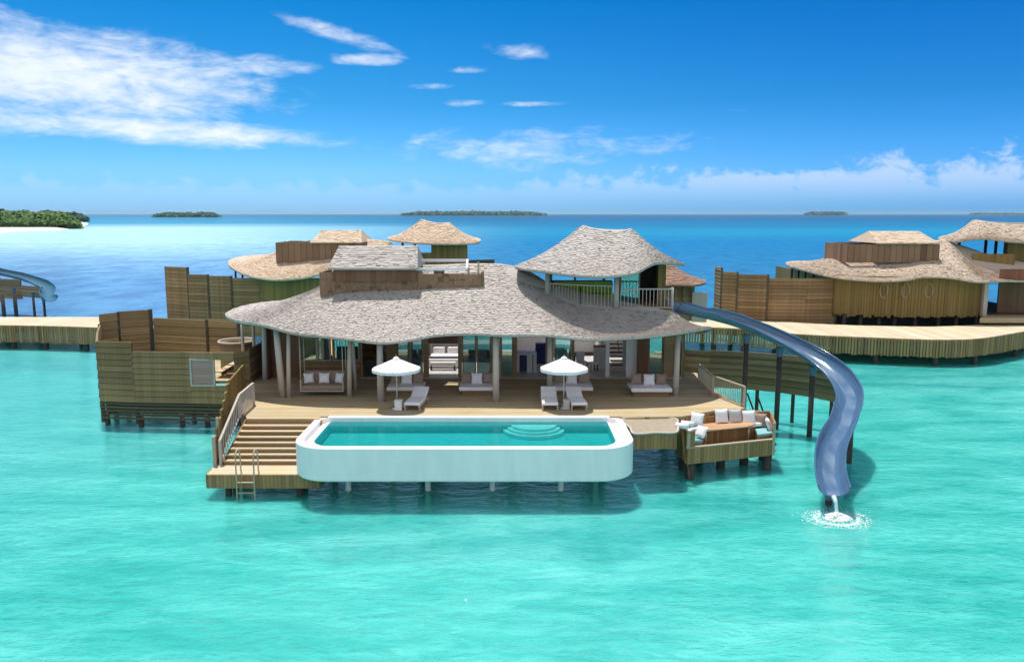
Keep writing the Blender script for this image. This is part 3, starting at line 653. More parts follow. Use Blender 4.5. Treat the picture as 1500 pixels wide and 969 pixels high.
mb = MB(); mb.wall((fx(438), 45.5), (fx(527), 45.5), DZ, FT, .1); mb.build('bathroom_wall', 'cabin_wood', V)
# doors, glazing, columns along the terrace
for a, b_, mt in ((528, 531, 'frame_wood'), (553, 556, 'frame_wood'), (566, 581, 'cabin_wood'), (620, 628, 'frame_wood'), (671, 676.5, 'frame_wood'), (719.5, 723, 'frame_wood'), (752, 757.5, 'frame_wood'), (799, 811, 'frame_wood'), (837.5, 841, 'frame_wood'), (934, 949, 'red_boards'), (972, 986, 'frame_wood')):
    MB().wall((fx(a), FD), (fx(b_), FD), DZ, FT, .2).build('pier', mt, V)
MB().wall((fx(888), FD+.3), (fx(893.5), FD+.3), DZ, FT, .25).build('column', 'white_render', V)
MB().wall((fx(918), FD+.25), (fx(934), FD+.25), DZ, FT, .12).build('wall_panel', 'inner_wall', V)
MB().wall((fx(532), FD+.3), (fx(566), FD+.3), DZ, 3.3, .1).build('wall_panel', 'inner_dark', V)  # dark sheet standing in for the shaded gap
for a, b_, mt in ((582, 601, 'glass_grey'), (601.5, 619, 'glass_grey'), (677, 697.5, 'glass_grey'), (698.5, 719, 'glass_grey'), (733, 751.5, 'glass_teal'), (812, 837, 'glass_teal'), (950, 971, 'glass_teal'), (987, 1000, 'glass_clear')):
    xa, xb = fx(a), fx(b_); fm = MB()
    for x in (xa+.03, xb-.03): fm.box((x, FD+.02, (DZ+FT)/2), (.06, .08, FT-DZ))
    fm.box(((xa+xb)/2, FD+.02, DZ+.07), (xb-xa-.12, .08, .1)); fm.box(((xa+xb)/2, FD+.02, 5.), (xb-xa-.12, .08, .1))
    dr = fm.build('glass_door', 'frame_wood', V)
    MB().box(((xa+xb)/2, FD+.03, (DZ+FT)/2), (xb-xa-.11, .025, FT-DZ-.05)).build('pane', mt, dr)
mb = MB(); mb.box(((fx(628)+fx(671))/2, FD+.05, zat(503)+.5), (fx(671)-fx(628), .12, 1.0)); mb.build('transom', 'red_boards', V)
# terrace posts
for (px, yt, yb, r, dx, D, zt) in ((388, 475, 553, .13, .1, 41., 6.), (373, 475, 530, .09, 0, 42.5, 6.1), (357, 475, 530, .09, 0, 42.5, 6.1), (414, 480, 580, .16, -.2, 36.9, 5.95), (423, 484, 582, .10, .12, 36.8, 5.9), (512, 498, 580, .11, .1, 37., 5.7), (521, 498, 582, .09, -.1, 38.5, 5.9), (558, 500, 587, .16, 0, 36.1, 5.5), (726.5, 490, 587, .16, 0, 36.1, 5.75), (805, 492, 580, .14, 0, 37.4, 5.8), (989.5, 488, 579, .14, .05, 37.3, 5.55)):
    b_ = P(px, yb, D=D); x = b_.x
    MB().tube([(x, D, DZ), (x+dx*.45, D, DZ+1.7), (x+dx, D+.05, zt)], [r*1.05, r*.95, r*.85], 10).build('post', 'pale_post', V, True)
# balcony of the pavilion ------------------------------------------------
bz = P(945, 453, D=38.3).z
mb = MB(); mb.prism([(P(800, 440, D=40.).x, 40.2), (P(842, 448, D=39.).x, 39.), (P(890, 450, D=38.3).x, 38.3), (P(986, 455, D=38.3).x, 38.3), (P(990, 450, D=41).x, 44.), (P(800, 440, D=40.).x, 44.)], bz-.2, bz); mb.build('balcony_floor', 'fascia_boards', V)
bb = [P(806, 432, D=39.9), P(850, 448, D=38.9), P(896, 452, D=38.45)]; bb = [Vector((p.x, p.y, bz)) for p in bb]
def balcony(pts, h, mat):
    bl = MB(); hr = MB()
    for a, b_ in zip(pts[:-1], pts[1:]):
        hr.beam(a+Vector((0, 0, h)), b_+Vector((0, 0, h)), .08, .06); bl.beam(a+Vector((0, 0, .08)), b_+Vector((0, 0, .08)), .05, .05)
        k = int((b_-a).length/.17)
        for i in range(k+1): p = a.lerp(b_, i/k); bl.beam(p+Vector((0, 0, .1)), p+Vector((0, 0, h-.02)), .03, .03)
    q = hr.build('balustrade', mat, V); bl.build('balusters', mat, q)
balcony(bb, 1.12, 'rail_wood'); balcony([Vector((P(909, 452, D=38.4).x, 38.4, bz)), Vector((P(984, 452, D=38.4).x, 38.4, bz))], .98, 'pale_post')
for px, D, r, zt in ((802, 40., .14, 8.2), (903, 38.45, .14, 8.1), (985, 38.45, .07, bz+1.05), (960, 43.4, .12, 8.4), (806, 43.8, .12, 8.4), (842, 43.9, .07, 8.4), (884, 43.9, .09, 8.4)):
    MB().tube([(P(px, 430, D=D).x, D, bz), (P(px, 430, D=D).x, D, zt)], [r, r*.9], 10).build('pavilion_post', 'pale_post', V, True)
mb = MB(); mb.wall((P(808, 430, D=43.9).x, 43.9), (P(896, 430, D=43.9).x, 43.9), bz, bz+.95, .1); mb.build('pavilion_parapet', 'red_boards', V)
mb = MB(); mb.wall((P(962, 430, D=40.8).x, 40.6), (P(972, 430, D=40.8).x, 40.6), bz, 8.5, .12); mb.wall((P(972, 430, D=40.8).x, 40.6), (P(972, 430, D=40.8).x, 44), bz, 8.4, .12); mb.build('pavilion_wall', 'olive_boards', V)
mb = MB(); mb.wall((P(900, 430, D=43.).x, 43.), (P(972, 430, D=43.).x, 43.), bz, 8.4, .12); mb.build('pavilion_back_wall', 'inner_dark', V)  # dark tone stands in for the shade inside the opening
fm = MB(); xa, xb = P(909, 430, D=40.6).x, P(936, 430, D=40.6).x
for x in (xa, xb): fm.box((x, 40.6, (bz+8.3)/2), (.07, .08, 8.3-bz))
wd = fm.build('window', 'frame_wood', V); MB().box(((xa+xb)/2, 40.6, (bz+8.3)/2), (xb-xa-.07, .03, 8.3-bz)).build('pane', 'glass_teal', wd)
# green daybed on the balcony
gs = thing('balcony_sofa', 'long green cushioned bench behind the balcony balusters under the pavilion roof', 'bench', (P(855, 440, D=40.6).x, 40.6, bz))
xa, xb = P(812, 440, D=40.6).x, P(899, 440, D=40.6).x
MB().box(((xa+xb)/2, 40.7, bz+.3), (xb-xa, .85, .5)).build('seat', 'green_cloth', gs, bevel=.07)
MB().box(((xa+xb)/2, 41.15, bz+.66), (xb-xa, .22, .95)).build('backrest', 'green_cloth', gs, bevel=.07)

# ------------------------------------------------------------------ pool
def rrect(x0, x1, y0, y1, rf, rb, n=12):
    out = []
    for cx, cy, r, a0 in ((x0+rf, y0+rf, rf, math.pi), (x1-rf, y0+rf, rf, 1.5*math.pi), (x1-rb, y1-rb, rb, 0), (x0+rb, y1-rb, rb, .5*math.pi)):
        for i in range(n+1): a = a0+math.pi/2*i/n; out.append((cx+r*math.cos(a), cy+r*math.sin(a)))
    return out
pool = thing('swimming_pool', 'long white raised infinity pool with rounded ends at the deck front', 'pool', (-1.8, 31.1, 1.0))
def ringm(loops, cap=None):
    mb = MB(); n = len(loops[0][0])
    for (pa, za), (pb_, zb) in zip(loops[:-1], loops[1:]):
        mb.add([(x, y, za) for x, y in pa]+[(x, y, zb) for x, y in pb_], [(i, (i+1) % n, (i+1) % n+n, i+n) for i in range(n)])
    if cap: mb.add([(x, y, cap[1]) for x, y in cap[0]], [tuple(range(n))])
    return mb
X0, X1, Y0, Y1 = -8.4, 4.72, 28.72, 33.2
o0 = rrect(X0, X1, Y0, Y1, 1.45, .25); o1 = rrect(X0+.30, X1-.30, Y0+.30, Y1-.1, 1.2, .2)
g1 = rrect(X0+.52, X1-.52, Y0+.56, Y1-.13, 1.0, .2); i1 = rrect(X0+.66, X1-.66, Y0+.70, Y1-.16, .9, .2)
o00 = rrect(X0+.35, X1-.35, Y0+.35, Y1-.1, 1.2, .2)
ZB, ZR, ZW = 1.06, 2.36, 2.235
mb = ringm([(o00, ZB-.02), (rrect(X0+.04, X1-.04, Y0+.04, Y1-.03, 1.42, .25), ZB), (o0, ZB+.05), (o0, ZR-.03), (rrect(X0+.03, X1-.03, Y0+.03, Y1-.02, 1.42, .25), ZR), (o1, ZR), (o1, ZR-.2), (g1, ZR-.2), (g1, ZW-.01), (i1, ZW-.01), (i1, ZW-.15)])
mb.add([(x, y, ZB-.02) for x, y in o00], [tuple(range(len(o00)))[::-1]]); mb.build('shell', 'white_render', pool)
mb = MB(); mb.box(((X0+X1)/2, Y1-.02, 2.325), (X1-X0-1.1, .34, .21)); mb.build('coping', 'white_render', pool, bevel=.02)
mb = ringm([(i1, ZW-.15), (i1, ZW-.46)], (i1, ZW-.46)); mb.build('basin', 'pool_tile', pool)
mb = MB(); i2 = rrect(X0+.655, X1-.655, Y0+.695, Y1-.155, .9, .2); mb.add([(x, y, ZW) for x, y in i2], [tuple(range(len(i2)))]); mb.build('pool_water', 'pool_water', pool)
sx = P(782, 618, z=ZW).x
for r_, z0, z1 in ((1.25, -.455, -.30), (1.08, -.455, -.20), (.92, -.455, -.10)):
    hp = [(sx+r_*1.05*math.cos(math.pi+math.pi*i/16), Y1-.2+r_*.95*math.sin(math.pi+math.pi*i/16)) for i in range(17)]
    MB().prism(hp, ZW+z0, ZW+z1).build('pool_step', 'white_render', pool)
piles(pool, [(-6.6, 30.8), (-3.4, 30.8), (-.8, 30.8), (1.95, 30.8), (-5, 32.2), (0, 32.2), (3.5, 32.2)], ZB+.05, .12, 'white_render')

# ------------------------------------------------------------------ privacy fences
def fence(name, label, segs, mat='fence_boards', post='dark_pile', group=None, step=.30, under=None, postr=.07, cat='fence'):
    """segs: list of (points, z0, z1)"""
    p0 = segs[0][0][0]; F = thing(name, label, cat, (p0[0], p0[1], 0), 0, group)
    for pts, z0, z1 in segs:
        mb = MB(); courses_wall(mb, pts, z0, z1, .1, step); mb.build('panel', mat, F)
        a = pts[-1]; MB().box((a[0], a[1]-.02, (z0+z1)/2), (postr*2, .26, z1-z0+.06)).build('post', post, F)
    return F
# left enclosure of the main villa
A0 = P(146, 560, D=40.6); A1 = P(197, 560, D=40.3); A2 = P(280, 560, D=40.1); A3 = P(345, 560, D=39.9); A4 = P(366, 560, D=40.4)
zt = 4.02; zlow = 1.35
L = thing('privacy_fence', 'olive timber bath screen left of the villa with a shuttered window and slatted skirt', 'fence', (A1.x, A1.y, 0))
mb = MB(); courses_wall(mb, [A0, A1], zlow, P(165, 500, D=40.5).z, .1, .30); mb.build('panel', 'fence_boards', L)
mb = MB(); courses_wall(mb, [A1, A2], zlow, zt, .1, .30); mb.build('panel', 'fence_boards', L)
zw0, zw1 = P(300, 563.5, D=40.1).z, P(300, 526, D=40.1).z
mb = MB(); courses_wall(mb, [A2, A3], zlow, zw0, .1, .30); mb.build('panel', 'fence_boards', L)
mb = MB(); courses_wall(mb, [A2, A3], zw1, zt, .1, .30); mb.build('panel', 'fence_boards', L)
mb = MB(); courses_wall(mb, [A3, A4], zlow, zt, .1, .30); mb.build('panel', 'fence_boards', L)
mb = MB(); courses_wall(mb, [A4, P(384, 530, D=42.5), P(392, 530, D=46)], DZ-.6, zt+.1, .1, .30); mb.build('panel', 'cabin_wood', L)
# shutter and frame
xs0, xs1 = P(280, 545, D=40.1).x, P(316, 545, D=40.1).x
sm = MB(); sm.box(((xs0+xs1)/2, 40.0, (zw0+zw1)/2), (xs1-xs0-.1, .05, zw1-zw0-.1)); sh = sm.build('shutter', 'shutter_wood', L)
fm = MB()
for x in (xs0+.04, xs1-.04): fm.box((x, 39.98, (zw0+zw1)/2), (.09, .1, zw1-zw0+.02))
for z in (zw0, zw1): fm.box(((xs0+xs1)/2, 39.98, z), (xs1-xs0, .11, .09))
fm.build('shutter_frame', 'pale_post', sh)
mb = MB(); mb.box(((xs1+A3.x)/2, 39.93, zw0), (A3.x-xs1, .16, .06)); mb.build('window_sill', 'rail_wood', L)
mb = MB(); slats(mb, [(A0.x, A0.y), (A1.x, A1.y), (A2.x, A2.y), (A3.x, A3.y)], .38, 1.33, 5, .11); mb.build('slatted_skirt', 'fence_dark', L)
mb = MB(); mb.wall((A0.x, A0.y+.5), (A3.x, A3.y+.5), .6, 1.9, .05); mb.build('skirt_backing', 'fence_dark', L)
for p in (A0, A1, A2, A3): MB().box((p.x, p.y+.12, 1.0), (.16, .16, 1.6)).build('post', 'dark_pile', L)
piles(L, [(A0.x+.15, A0.y+.2), (A1.x+.1, A1.y+.2), (P(262, 560, D=40.3).x, 40.4), (P(299, 560, D=40.3).x, 40.4), (A0.x-1, 44), (A0.x-2, 47.5)], .8, .14)
# back and left sides
B0 = P(147, 480, D=47.2); B1 = P(175, 480, D=48.2); B2 = P(222, 480, D=49.2); B3 = P(226, 480, D=49.1); B4 = P(304, 480, D=48.); B5 = P(350, 480, D=47.4)
bw = fence('privacy_fence', 'tall brown inner wall of the open-air bath with stepped top, far side', [
    ([(A0.x, A0.y), (P(143.5, 500, D=44).x, 44), (B0.x, B0.y)], 1.0, 4.45), ([(B0.x, B0.y), (B1.x, B1.y)], 1.0, P(160, 459, D=47.6).z), ([(B1.x, B1.y), (B2.x, B2.y)], 1.0, P(200, 455, D=48.6).z),
    ([(B3.x, B3.y), (B4.x, B4.y)], 1.0, P(265, 467, D=48.5).z), ([(B4.x, B4.y), (B5.x, B5.y)], 1.0, P(325, 468, D=47.6).z)], 'fence_inner', step=.50)
mb = MB(); mb.prism([(A0.x+.2, A0.y+.3), (A4.x, A4.y+.3), (-13.3, 48), (B3.x, B3.y-.3), (B0.x+.3, B0.y-.2)], DZ-.15, DZ-.02); struct(mb.build('bath_deck', 'deck_boards'))
# spiral stair tub ring inside the enclosure
tb = thing('outdoor_tub', 'round timber soaking tub with a pale rim inside the open-air bath', 'tub', (P(347, 505, D=43.6).x, 43.6, DZ))
cx = P(347, 505, D=43.6).x; zr = P(347, 499, D=43.6).z
MB().tube([(cx+.95*math.cos(2*math.pi*i/32), 43.6+.95*math.sin(2*math.pi*i/32), zr) for i in range(32)], .06, 8, closed=True).build('rim', 'pale_post', tb, True)
MB().lathe([(.9, DZ), (.9, zr-.04), (.82, zr-.04), (.82, zr-.6)], (cx, 43.6, 0), 32).build('staves', 'fence_inner', tb, True)
ws = thing('wooden_steps', 'small sunlit wooden steps seen through the open bath window', 'steps', (P(328, 552, D=41.6).x, 41.6, DZ))
for i in range(5):
    x = P(322, 552, D=41.6).x+i*.33; MB().box((x, 41.9, DZ+.3+i*.19), (.34, .9, .05)).build('tread', 'step_boards', ws)
    MB().box((x+.16, 41.9, DZ+.19+i*.19), (.03, .86, .17)).build('riser', 'cabin_wood', ws)

# right-hand screen behind the slide
rp = [(1003, 513, 43.2), (1040, 513, 42.8), (1090, 515, 42.3), (1140, 519, 41.5), (1190, 524, 40.4), (1228, 529, 39.2)]
F2 = thing('privacy_fence', 'curved brown board screen standing on posts over the water behind the slide', 'fence', (P(1100, 560, D=42).x, 42., 0))
for (a, b_) in zip(rp[:-1], rp[1:]):
    pa, pb_ = P(*a[:2], D=a[2]), P(*b_[:2], D=b_[2]); mb = MB(); courses_wall(mb, [pa, pb_], 1.62, (pa.z+pb_.z)/2, .1, .33); mb.build('panel', 'fence_inner', F2)
for px, y, D in ((1030, 513, 43.1), (1112, 515, 42.2), (1165, 520, 41.2), (1222, 526, 39.5)):
    p = P(px, y, D=D+.15); MB().tube([(p.x, p.y, -1.7), (p.x, p.y, 3.5)], .1, 8).build('post', 'dark_pile', F2, True)

# railing and steps on the right of the deck
rr = thing('deck_railing', 'brown baluster railing sloping down the right edge of the deck', 'railing', (10, 38, DZ))
q0 = P(1023, 566, D=40.2); q1 = P(1040, 588, D=37.5); q2 = P(1088, 603, D=34.9)
balustrade(rr, [Vector((q0.x, 40.2, DZ)), Vector((q1.x+.05, 37.3, DZ)), Vector((10.42, 34.9, DZ))], .95, 'rail_wood', .13, .028)
hr = thing('water_steps', 'dark steep steps with twin handrails going down to the water from the deck corner', 'steps', (10.8, 34.9, 0))
for dx in (0, .42):
    MB().beam((10.75+dx, 35.6, 2.9), (11.55+dx, 35.0, .6), .06, .06).build('handrail', 'dark_pile', hr)
for i in range(7): MB().box((11.05+.1*i, 35.35-.075*i, 2.1-.28*i), (.5, .3, .05)).build('tread', 'cabin_wood', hr)

# ------------------------------------------------------------------ water slide
def slide(name, label, pts, rad, mats, posts, ret=False):
    sl_ = thing(name, label, 'water slide', pts[-1])
    n = 90; path = catmull(pts, n); inner = MB(); outer = MB(); rim = MB()
    K = 14; prof = []
    for j in range(K+1):
        a = math.pi+math.pi*j/K; prof.append((math.cos(a), math.sin(a)*.78))
    vi, vo, ra, rb = [], [], [], []
    for i, p in enumerate(path):
        d_ = (path[min(i+1, n-1)]-path[max(i-1, 0)]).normalized(); sd = d_.cross(Vector((0, 0, 1))).normalized(); up_ = sd.cross(d_)
        # bank in the bend
        d2 = (path[min(i+4, n-1)]-path[min(i+3, n-2)]).normalized(); k = d_.cross(d2).z; bk = max(-.3, min(.3, k*2.2))
        sd2 = sd*math.cos(bk)+up_*math.sin(bk); up2 = up_*math.cos(bk)-sd*math.sin(bk)
        for (u, v_) in prof:
            vi.append(p+sd2*u*rad+up2*v_*rad); vo.append(p+sd2*u*(rad+.05)+up2*(v_*(rad+.05)-.005))
        ra.append(p-sd2*(rad+.03)); rb.append(p+sd2*(rad+.03))
    k1 = K+1; fs = [(i*k1+j, i*k1+j+1, (i+1)*k1+j+1, (i+1)*k1+j) for i in range(n-1) for j in range(K)]
    inner.add(vi, fs); outer.add(vo, [f[::-1] for f in fs])
    outer.add(vi[-k1:]+vo[-k1:], [(j, j+1, k1+j+1, k1+j) for j in range(K)]); outer.add(vi[:k1]+vo[:k1], [(j, j+1, k1+j+1, k1+j) for j in range(K)])
    inner.build('trough', mats[0], sl_, True); outer.build('underside', mats[1], sl_, True)
    fw = MB(); J0, J1 = 5, 9; k2 = J1-J0+1; vf = []
    for i in range(n):
        cpt = path[i]
        for j in range(J0, J1+1): q = vi[i*k1+j]; vf.append(q+(cpt-q).normalized()*.018)
    if not ret: fw.add(vf, [(i*k2+j, i*k2+j+1, (i+1)*k2+j+1, (i+1)*k2+j) for i in range(n-1) for j in range(k2-1)]); fw.build('running_water', 'water_film', sl_, True)
    for r_ in (ra, rb): MB().tube(r_, .038, 8).build('rim', mats[0], sl_, True)
    for (x, y, zt) in posts:
        MB().tube([(x, y, -1.7), (x, y, zt)], .13, 10).build('post', 'dark_pile', sl_, True)
        MB().lathe([(.15, zt-.3), (.17, zt-.1), (.22, zt+.16)], (x, y, 0), 10).build('bracket', mats[1], sl_, True)
    return sl_, path
SPT = [P(988, 444, D=39.6), P(1040, 455, D=40.3), P(1090, 469, D=40.4), P(1160, 500, D=39.4), P(1215, 533, D=37.6), P(1243, 570, D=35.2), P(1238, 606, D=33.0), P(1220, 645, D=31.0), P(1216, 680, D=29.6), P(1222, 712, D=28.1)]
print('slide z', [round(p.z, 2) for p in SPT])
PST = []
for px, D in ((1089, 40.6), (1138, 40.0), (1187.5, 38.6), (1248, 34.3), (1222, 29.2)):
    x = P(px, 600, D=D).x; PST.append((x, D, 0))
_tmp = catmull(SPT, 90); P2 = []
for x, y, _ in PST:
    q = min(_tmp, key=lambda p: (p.x-x)**2+(p.y-y)**2); P2.append((x, y, q.z-.82))
slide('water_slide', 'long curving blue water slide running from the balcony down to the lagoon', SPT, .52, ('slide_shell', 'slide_outer'), P2)
lip = SPT[-1]
ft = thing('falling_water', 'thin stream of water falling from the lip of the blue slide', 'water stream', (lip.x, lip.y-.15, 0))
MB().tube(catmull([(lip.x+.02, lip.y+.05, lip.z-.40), (lip.x+.03, lip.y-.14, lip.z-.55), (lip.x+.04, lip.y-.25, lip.z-.9), (lip.x+.03, lip.y-.32, 0)], 14), [.085, .09, .085, .08, .075, .07, .068, .066, .065, .065, .066, .07, .08, .1], 8).build('stream', 'falling_water', ft, True)
mb = MB(); rnd = random.Random(9); sc_ = Vector((lip.x+.03, lip.y-.35, 0))
for i in range(1500):
    r_ = abs(rnd.gauss(0, .42)) if i < 900 else .72+rnd.gauss(0, .18); a = rnd.random()*6.283
    p = sc_+Vector((r_*1.25*math.cos(a), r_*1.0*math.sin(a), max(.0, (.26-.5*r_))*rnd.random()))
    q = (.006+.016*rnd.random())*(1.3 if r_ < .35 else .8)
    mb.add([p+Vector((q*2, 0, .01)), p+Vector((0, q, .01)), p-Vector((q*2, 0, -.01)), p-Vector((0, q, -.01)), p+Vector((0, 0, q*1.3))], [(0, 1, 4), (1, 2, 4), (2, 3, 4), (3, 0, 4)])
struct(mb.build('splash_foam', 'foam', None, True), 'stuff')
m, t, b = newmat('foam_film'); v = objvec(t); s = t.xyz(t.scale(v, (1, 1.25, 1)))
rad = t.m('SQRT', t.m('ADD', t.m('MULTIPLY', s[0], s[0]), t.m('MULTIPLY', s[1], s[1])))
ringw = t.m('ADD', t.m('MULTIPLY', t.m('SINE', t.m('ADD', t.m('MULTIPLY', rad, 15.), t.m('MULTIPLY', t.noise(v, 2.), 5.))), .12), t.noise(v, 6., 5, .7))
fa = t.m('MULTIPLY', t.mr(ringw, .46, .66), t.mr(rad, .3, 1.45, .9, 0.))
b.inputs['Base Color'].default_value = (.84, .93, .92, 1); b.inputs['Roughness'].default_value = .6; t.l.new(fa, b.inputs['Alpha'])
fd = MB().add([(1.5*math.cos(2*math.pi*i/40), 1.25*math.sin(2*math.pi*i/40), 0) for i in range(40)], [tuple(range(40))]).build('foam_film', 'foam_film'); fd.location = (sc_.x, sc_.y, .012); struct(fd, 'stuff')

# ------------------------------------------------------------------ overwater net and sunken lounge
nt = thing('overwater_net', 'beige lounging net stretched in a pale rim between the pool and sunken sofa', 'net', (6, 32.3, 2.3))
npoly = [P(914, 613.5, z=2.32), P(985, 612.5, z=2.32), P(992, 622, z=2.32), P(990, 633, z=2.3), P(960, 633.5, z=2.3), P(930, 635, z=2.3), P(923, 626, z=2.31)]
nl = catmull(npoly, 42, True)
mb = MB(); c = sum(nl, Vector())/42; ring = [p for p in nl]; mid = [c+(p-c)*.5-Vector((0, 0, .05)) for p in nl]; cc_ = c-Vector((0, 0, .08))
mb.add(ring+mid+[cc_], [(i, (i+1) % 42, 42+(i+1) % 42, 42+i) for i in range(42)]+[(42+i, 42+(i+1) % 42, 84) for i in range(42)]); mb.build('netting', 'net_cord', nt, True)
MB().tube(nl, .05, 8, closed=True).build('rim', 'pale_post', nt, True)
mb = MB(); fl_ = [P(x, y, z=2.2) for x, y in ((926, 637), (945, 637), (968, 636), (992, 637))]
for a, b_ in zip(fl_[:-1], fl_[1:]): mb.wall((a.x, a.y), (b_.x, b_.y), 1.62, 2.24, .08)
mb.build('fascia', 'fascia_boards', nt)
# lounge platform
FLc = Vector((7.25, 31.9, 0)); FRc = Vector((11.3, 33.2, 0)); ang = math.atan2(FRc.y-FLc.y, FRc.x-FLc.x); LW = (FRc-FLc).length; LD = 2.7
U = Vector((math.cos(ang), math.sin(ang), 0)); Vv = Vector((-math.sin(ang), math.cos(ang), 0))
BLc = Vector((7.12, 33.55, 0)); BRc = Vector((11.72, 35.15, 0)); LD = 2.25
def lp(u, v_, z): return FLc.lerp(FRc, u/LW).lerp(BLc.lerp(BRc, u/LW), v_/LD)+Vector((0, 0, z))
lo = thing('sunken_lounge', 'square sunken timber lounge platform on piles at the right deck corner with U-shaped bench', 'lounge', (FLc.x, FLc.y, 0), ang)
def lbox(name, u0, u1, v0, v1, z0, z1, mat, bevel=0., par=None):
    mb = MB(); mb.prism([lp(u0, v0, 0), lp(u1, v0, 0), lp(u1, v1, 0), lp(u0, v1, 0)], z0, z1); return mb.build(name, mat, par or lo, bevel=bevel)
lbox('floor', .05, LW-.05, .05, LD-.05, 1.0, 1.15, 'deck_boards')
lbox('fascia', 0, LW, -.03, .05, .72, 1.4, 'fascia_boards'); lbox('kerb', -.03, LW+.03, -.06, .12, 1.4, 1.45, 'rail_wood')
lbox('side_panel', -.02, .06, .06, LD, .72, 2.15, 'fascia_boards'); lbox('side_panel', LW-.06, LW+.02, .06, LD, .72, 2.15, 'fascia_boards'); lbox('back_panel', .06, LW-.06, LD-.08, LD, .72, 2.2, 'fascia_boards')
lbox('side_panel', -.02, .35, -.02, .06, 1.46, 2.12, 'fascia_boards'); 
for u in (-.02, LW-.12): lbox('corner_post', u, u+.14, -.04, .1, .72 if u > 0 else 1.4, 2.15, 'rail_wood')
lbox('bench', .06, .8, .35, LD-.1, 1.15, 1.5, 'fascia_boards'); lbox('bench', LW-.8, LW-.06, .35, LD-.1, 1.15, 1.5, 'fascia_boards'); lbox('bench', .8, LW-.8, LD-.8, LD-.1, 1.15, 1.7, 'fascia_boards')
lbox('seat_pad', .08, .82, .34, LD-.85, 1.5, 1.64, 'aqua_cloth', .04); lbox('seat_pad', LW-.82, LW-.08, .34, LD-.85, 1.5, 1.64, 'aqua_cloth', .04); lbox('seat_pad', .08, LW-.08, LD-.84, LD-.12, 1.702, 1.86, 'white_cloth', .04)
for u, v_ in ((.25, .3), (LW-.3, .3), (1.9, 1.5), (3., 1.6), (.3, 2.), (LW-.3, 2.)):
    p = lp(u, v_, 0); MB().tube([(p.x, p.y, -1.7), (p.x, p.y, .95)], .19, 10).build('pile', 'dark_pile', lo, True)
tbp = P(1064, 622, z=1.92)
tb = thing('dining_table', 'orange brown wooden table with a tapering top in the sunken lounge', 'table', (tbp.x, tbp.y, 1.15), ang*.35)
TP = [P(1026, 617, z=1.92), P(1060, 615, z=1.92), P(1098, 617.5, z=1.92), P(1108, 620.5, z=1.92), P(1095, 624.5, z=1.92), P(1060, 628, z=1.92), P(1031, 630, z=1.92)]
mb = MB(); mb.prism([(p.x, p.y) for p in TP], 1.88, 1.93); mb.build('table_top', 'table_wood', tb, bevel=.012)
for q in (TP[6]+(TP[0]-TP[6])*.15+Vector((.12, 0, 0)), TP[0]+Vector((.15, -.15, 0)), TP[3]+Vector((-.35, -.1, 0)), TP[2]+Vector((-.3, -.15, 0))): MB().tube([(q.x, q.y, 1.15), (q.x, q.y, 1.88)], .03, 8).build('leg', 'steel', tb, True)

# ------------------------------------------------------------------ soft furnishings
def pillow_mesh(wd, hd, td):
    mb = MB(); n = 10; vs = []
    for side in (1, -1):
        for j in range(n+1):
            for i in range(n+1):
                u, v_ = 2*i/n-1, 2*j/n-1; b_ = max(0, (1-u**4)*(1-v_**4))**.5
                k = 1-.07*(1-abs(u))*abs(v_)-.0; k2 = 1-.07*(1-abs(v_))*abs(u)
                vs.append(Vector((u*wd/2*k2, side*b_*td/2, v_*hd/2*k)))
    m_ = (n+1)**2
    fs = [(j*(n+1)+i, j*(n+1)+i+1, (j+1)*(n+1)+i+1, (j+1)*(n+1)+i) for j in range(n) for i in range(n)]
    mb.v = vs; mb.f = [list(f[::-1]) for f in fs]+[[q+m_ for q in f] for f in fs]; mb.t = [.5]*len(mb.f)
    return mb
PM = {}
def cushion(loc, label, mat='white_cloth', size=.5, rz=0., tilt=-.3, group='loose cushions', roll=0.):
    k = (mat, size)
    if k not in PM: o_ = PM[k] = pillow_mesh(size, size, .2).build('cushion', mat, None, True)
    else: o_ = PM[k].copy(); COL.objects.link(o_)
    o_.location = loc; o_.rotation_euler = (tilt, roll, rz); o_.name = 'cushion'
    return tag(o_, label, 'cushion', group)
gc = 'cushions in the sunken lounge'
cushion(P(1021, 614, D=33.2), 'white cushion leaning behind the table at the left end of the sunken sofa', 'white_cloth', .58, ang-.9, -.35, gc)
cushion(P(1027, 632, D=32.6), 'bright white cushion on the left aqua seat nearest the water', 'white_cloth', .52, ang-1.2, -.55, gc)
for i, (px, py, mt, lb) in enumerate(((1057, 608, 'white_cloth', 'white cushion first in the row behind the wooden table'), (1077, 608, 'grey_cloth', 'taupe grey cushion second in the row behind the table'), (1097, 610, 'white_cloth', 'white cushion third in the row, between two taupe ones'), (1112, 614, 'brown_cloth', 'brown taupe cushion fourth in the row, beside the white end one'))):
    p = P(px, py+1, D=34.0+.14*i); cushion(p, lb, mt, .62, ang+(-.1 if i < 3 else -.7), -.25, gc)
cushion(P(1126, 621, D=34.0), 'white cushion on the right aqua seat at the end of the row', 'white_cloth', .56, ang+1.0, -.4, gc)
bt = thing('rolled_towels', 'two white rolled towels on the corner between net and lounge', 'towels', (7.05, 33.2, 2.4))
for k, (px, py) in enumerate(((1000, 620), (1008, 617))):
    p = P(px, py, z=2.45); MB().tube([(p.x-.25, p.y+.1, 2.36), (p.x+.2, p.y-.15, 2.36)], .12, 12).build('towel', 'white_cloth', bt, True)

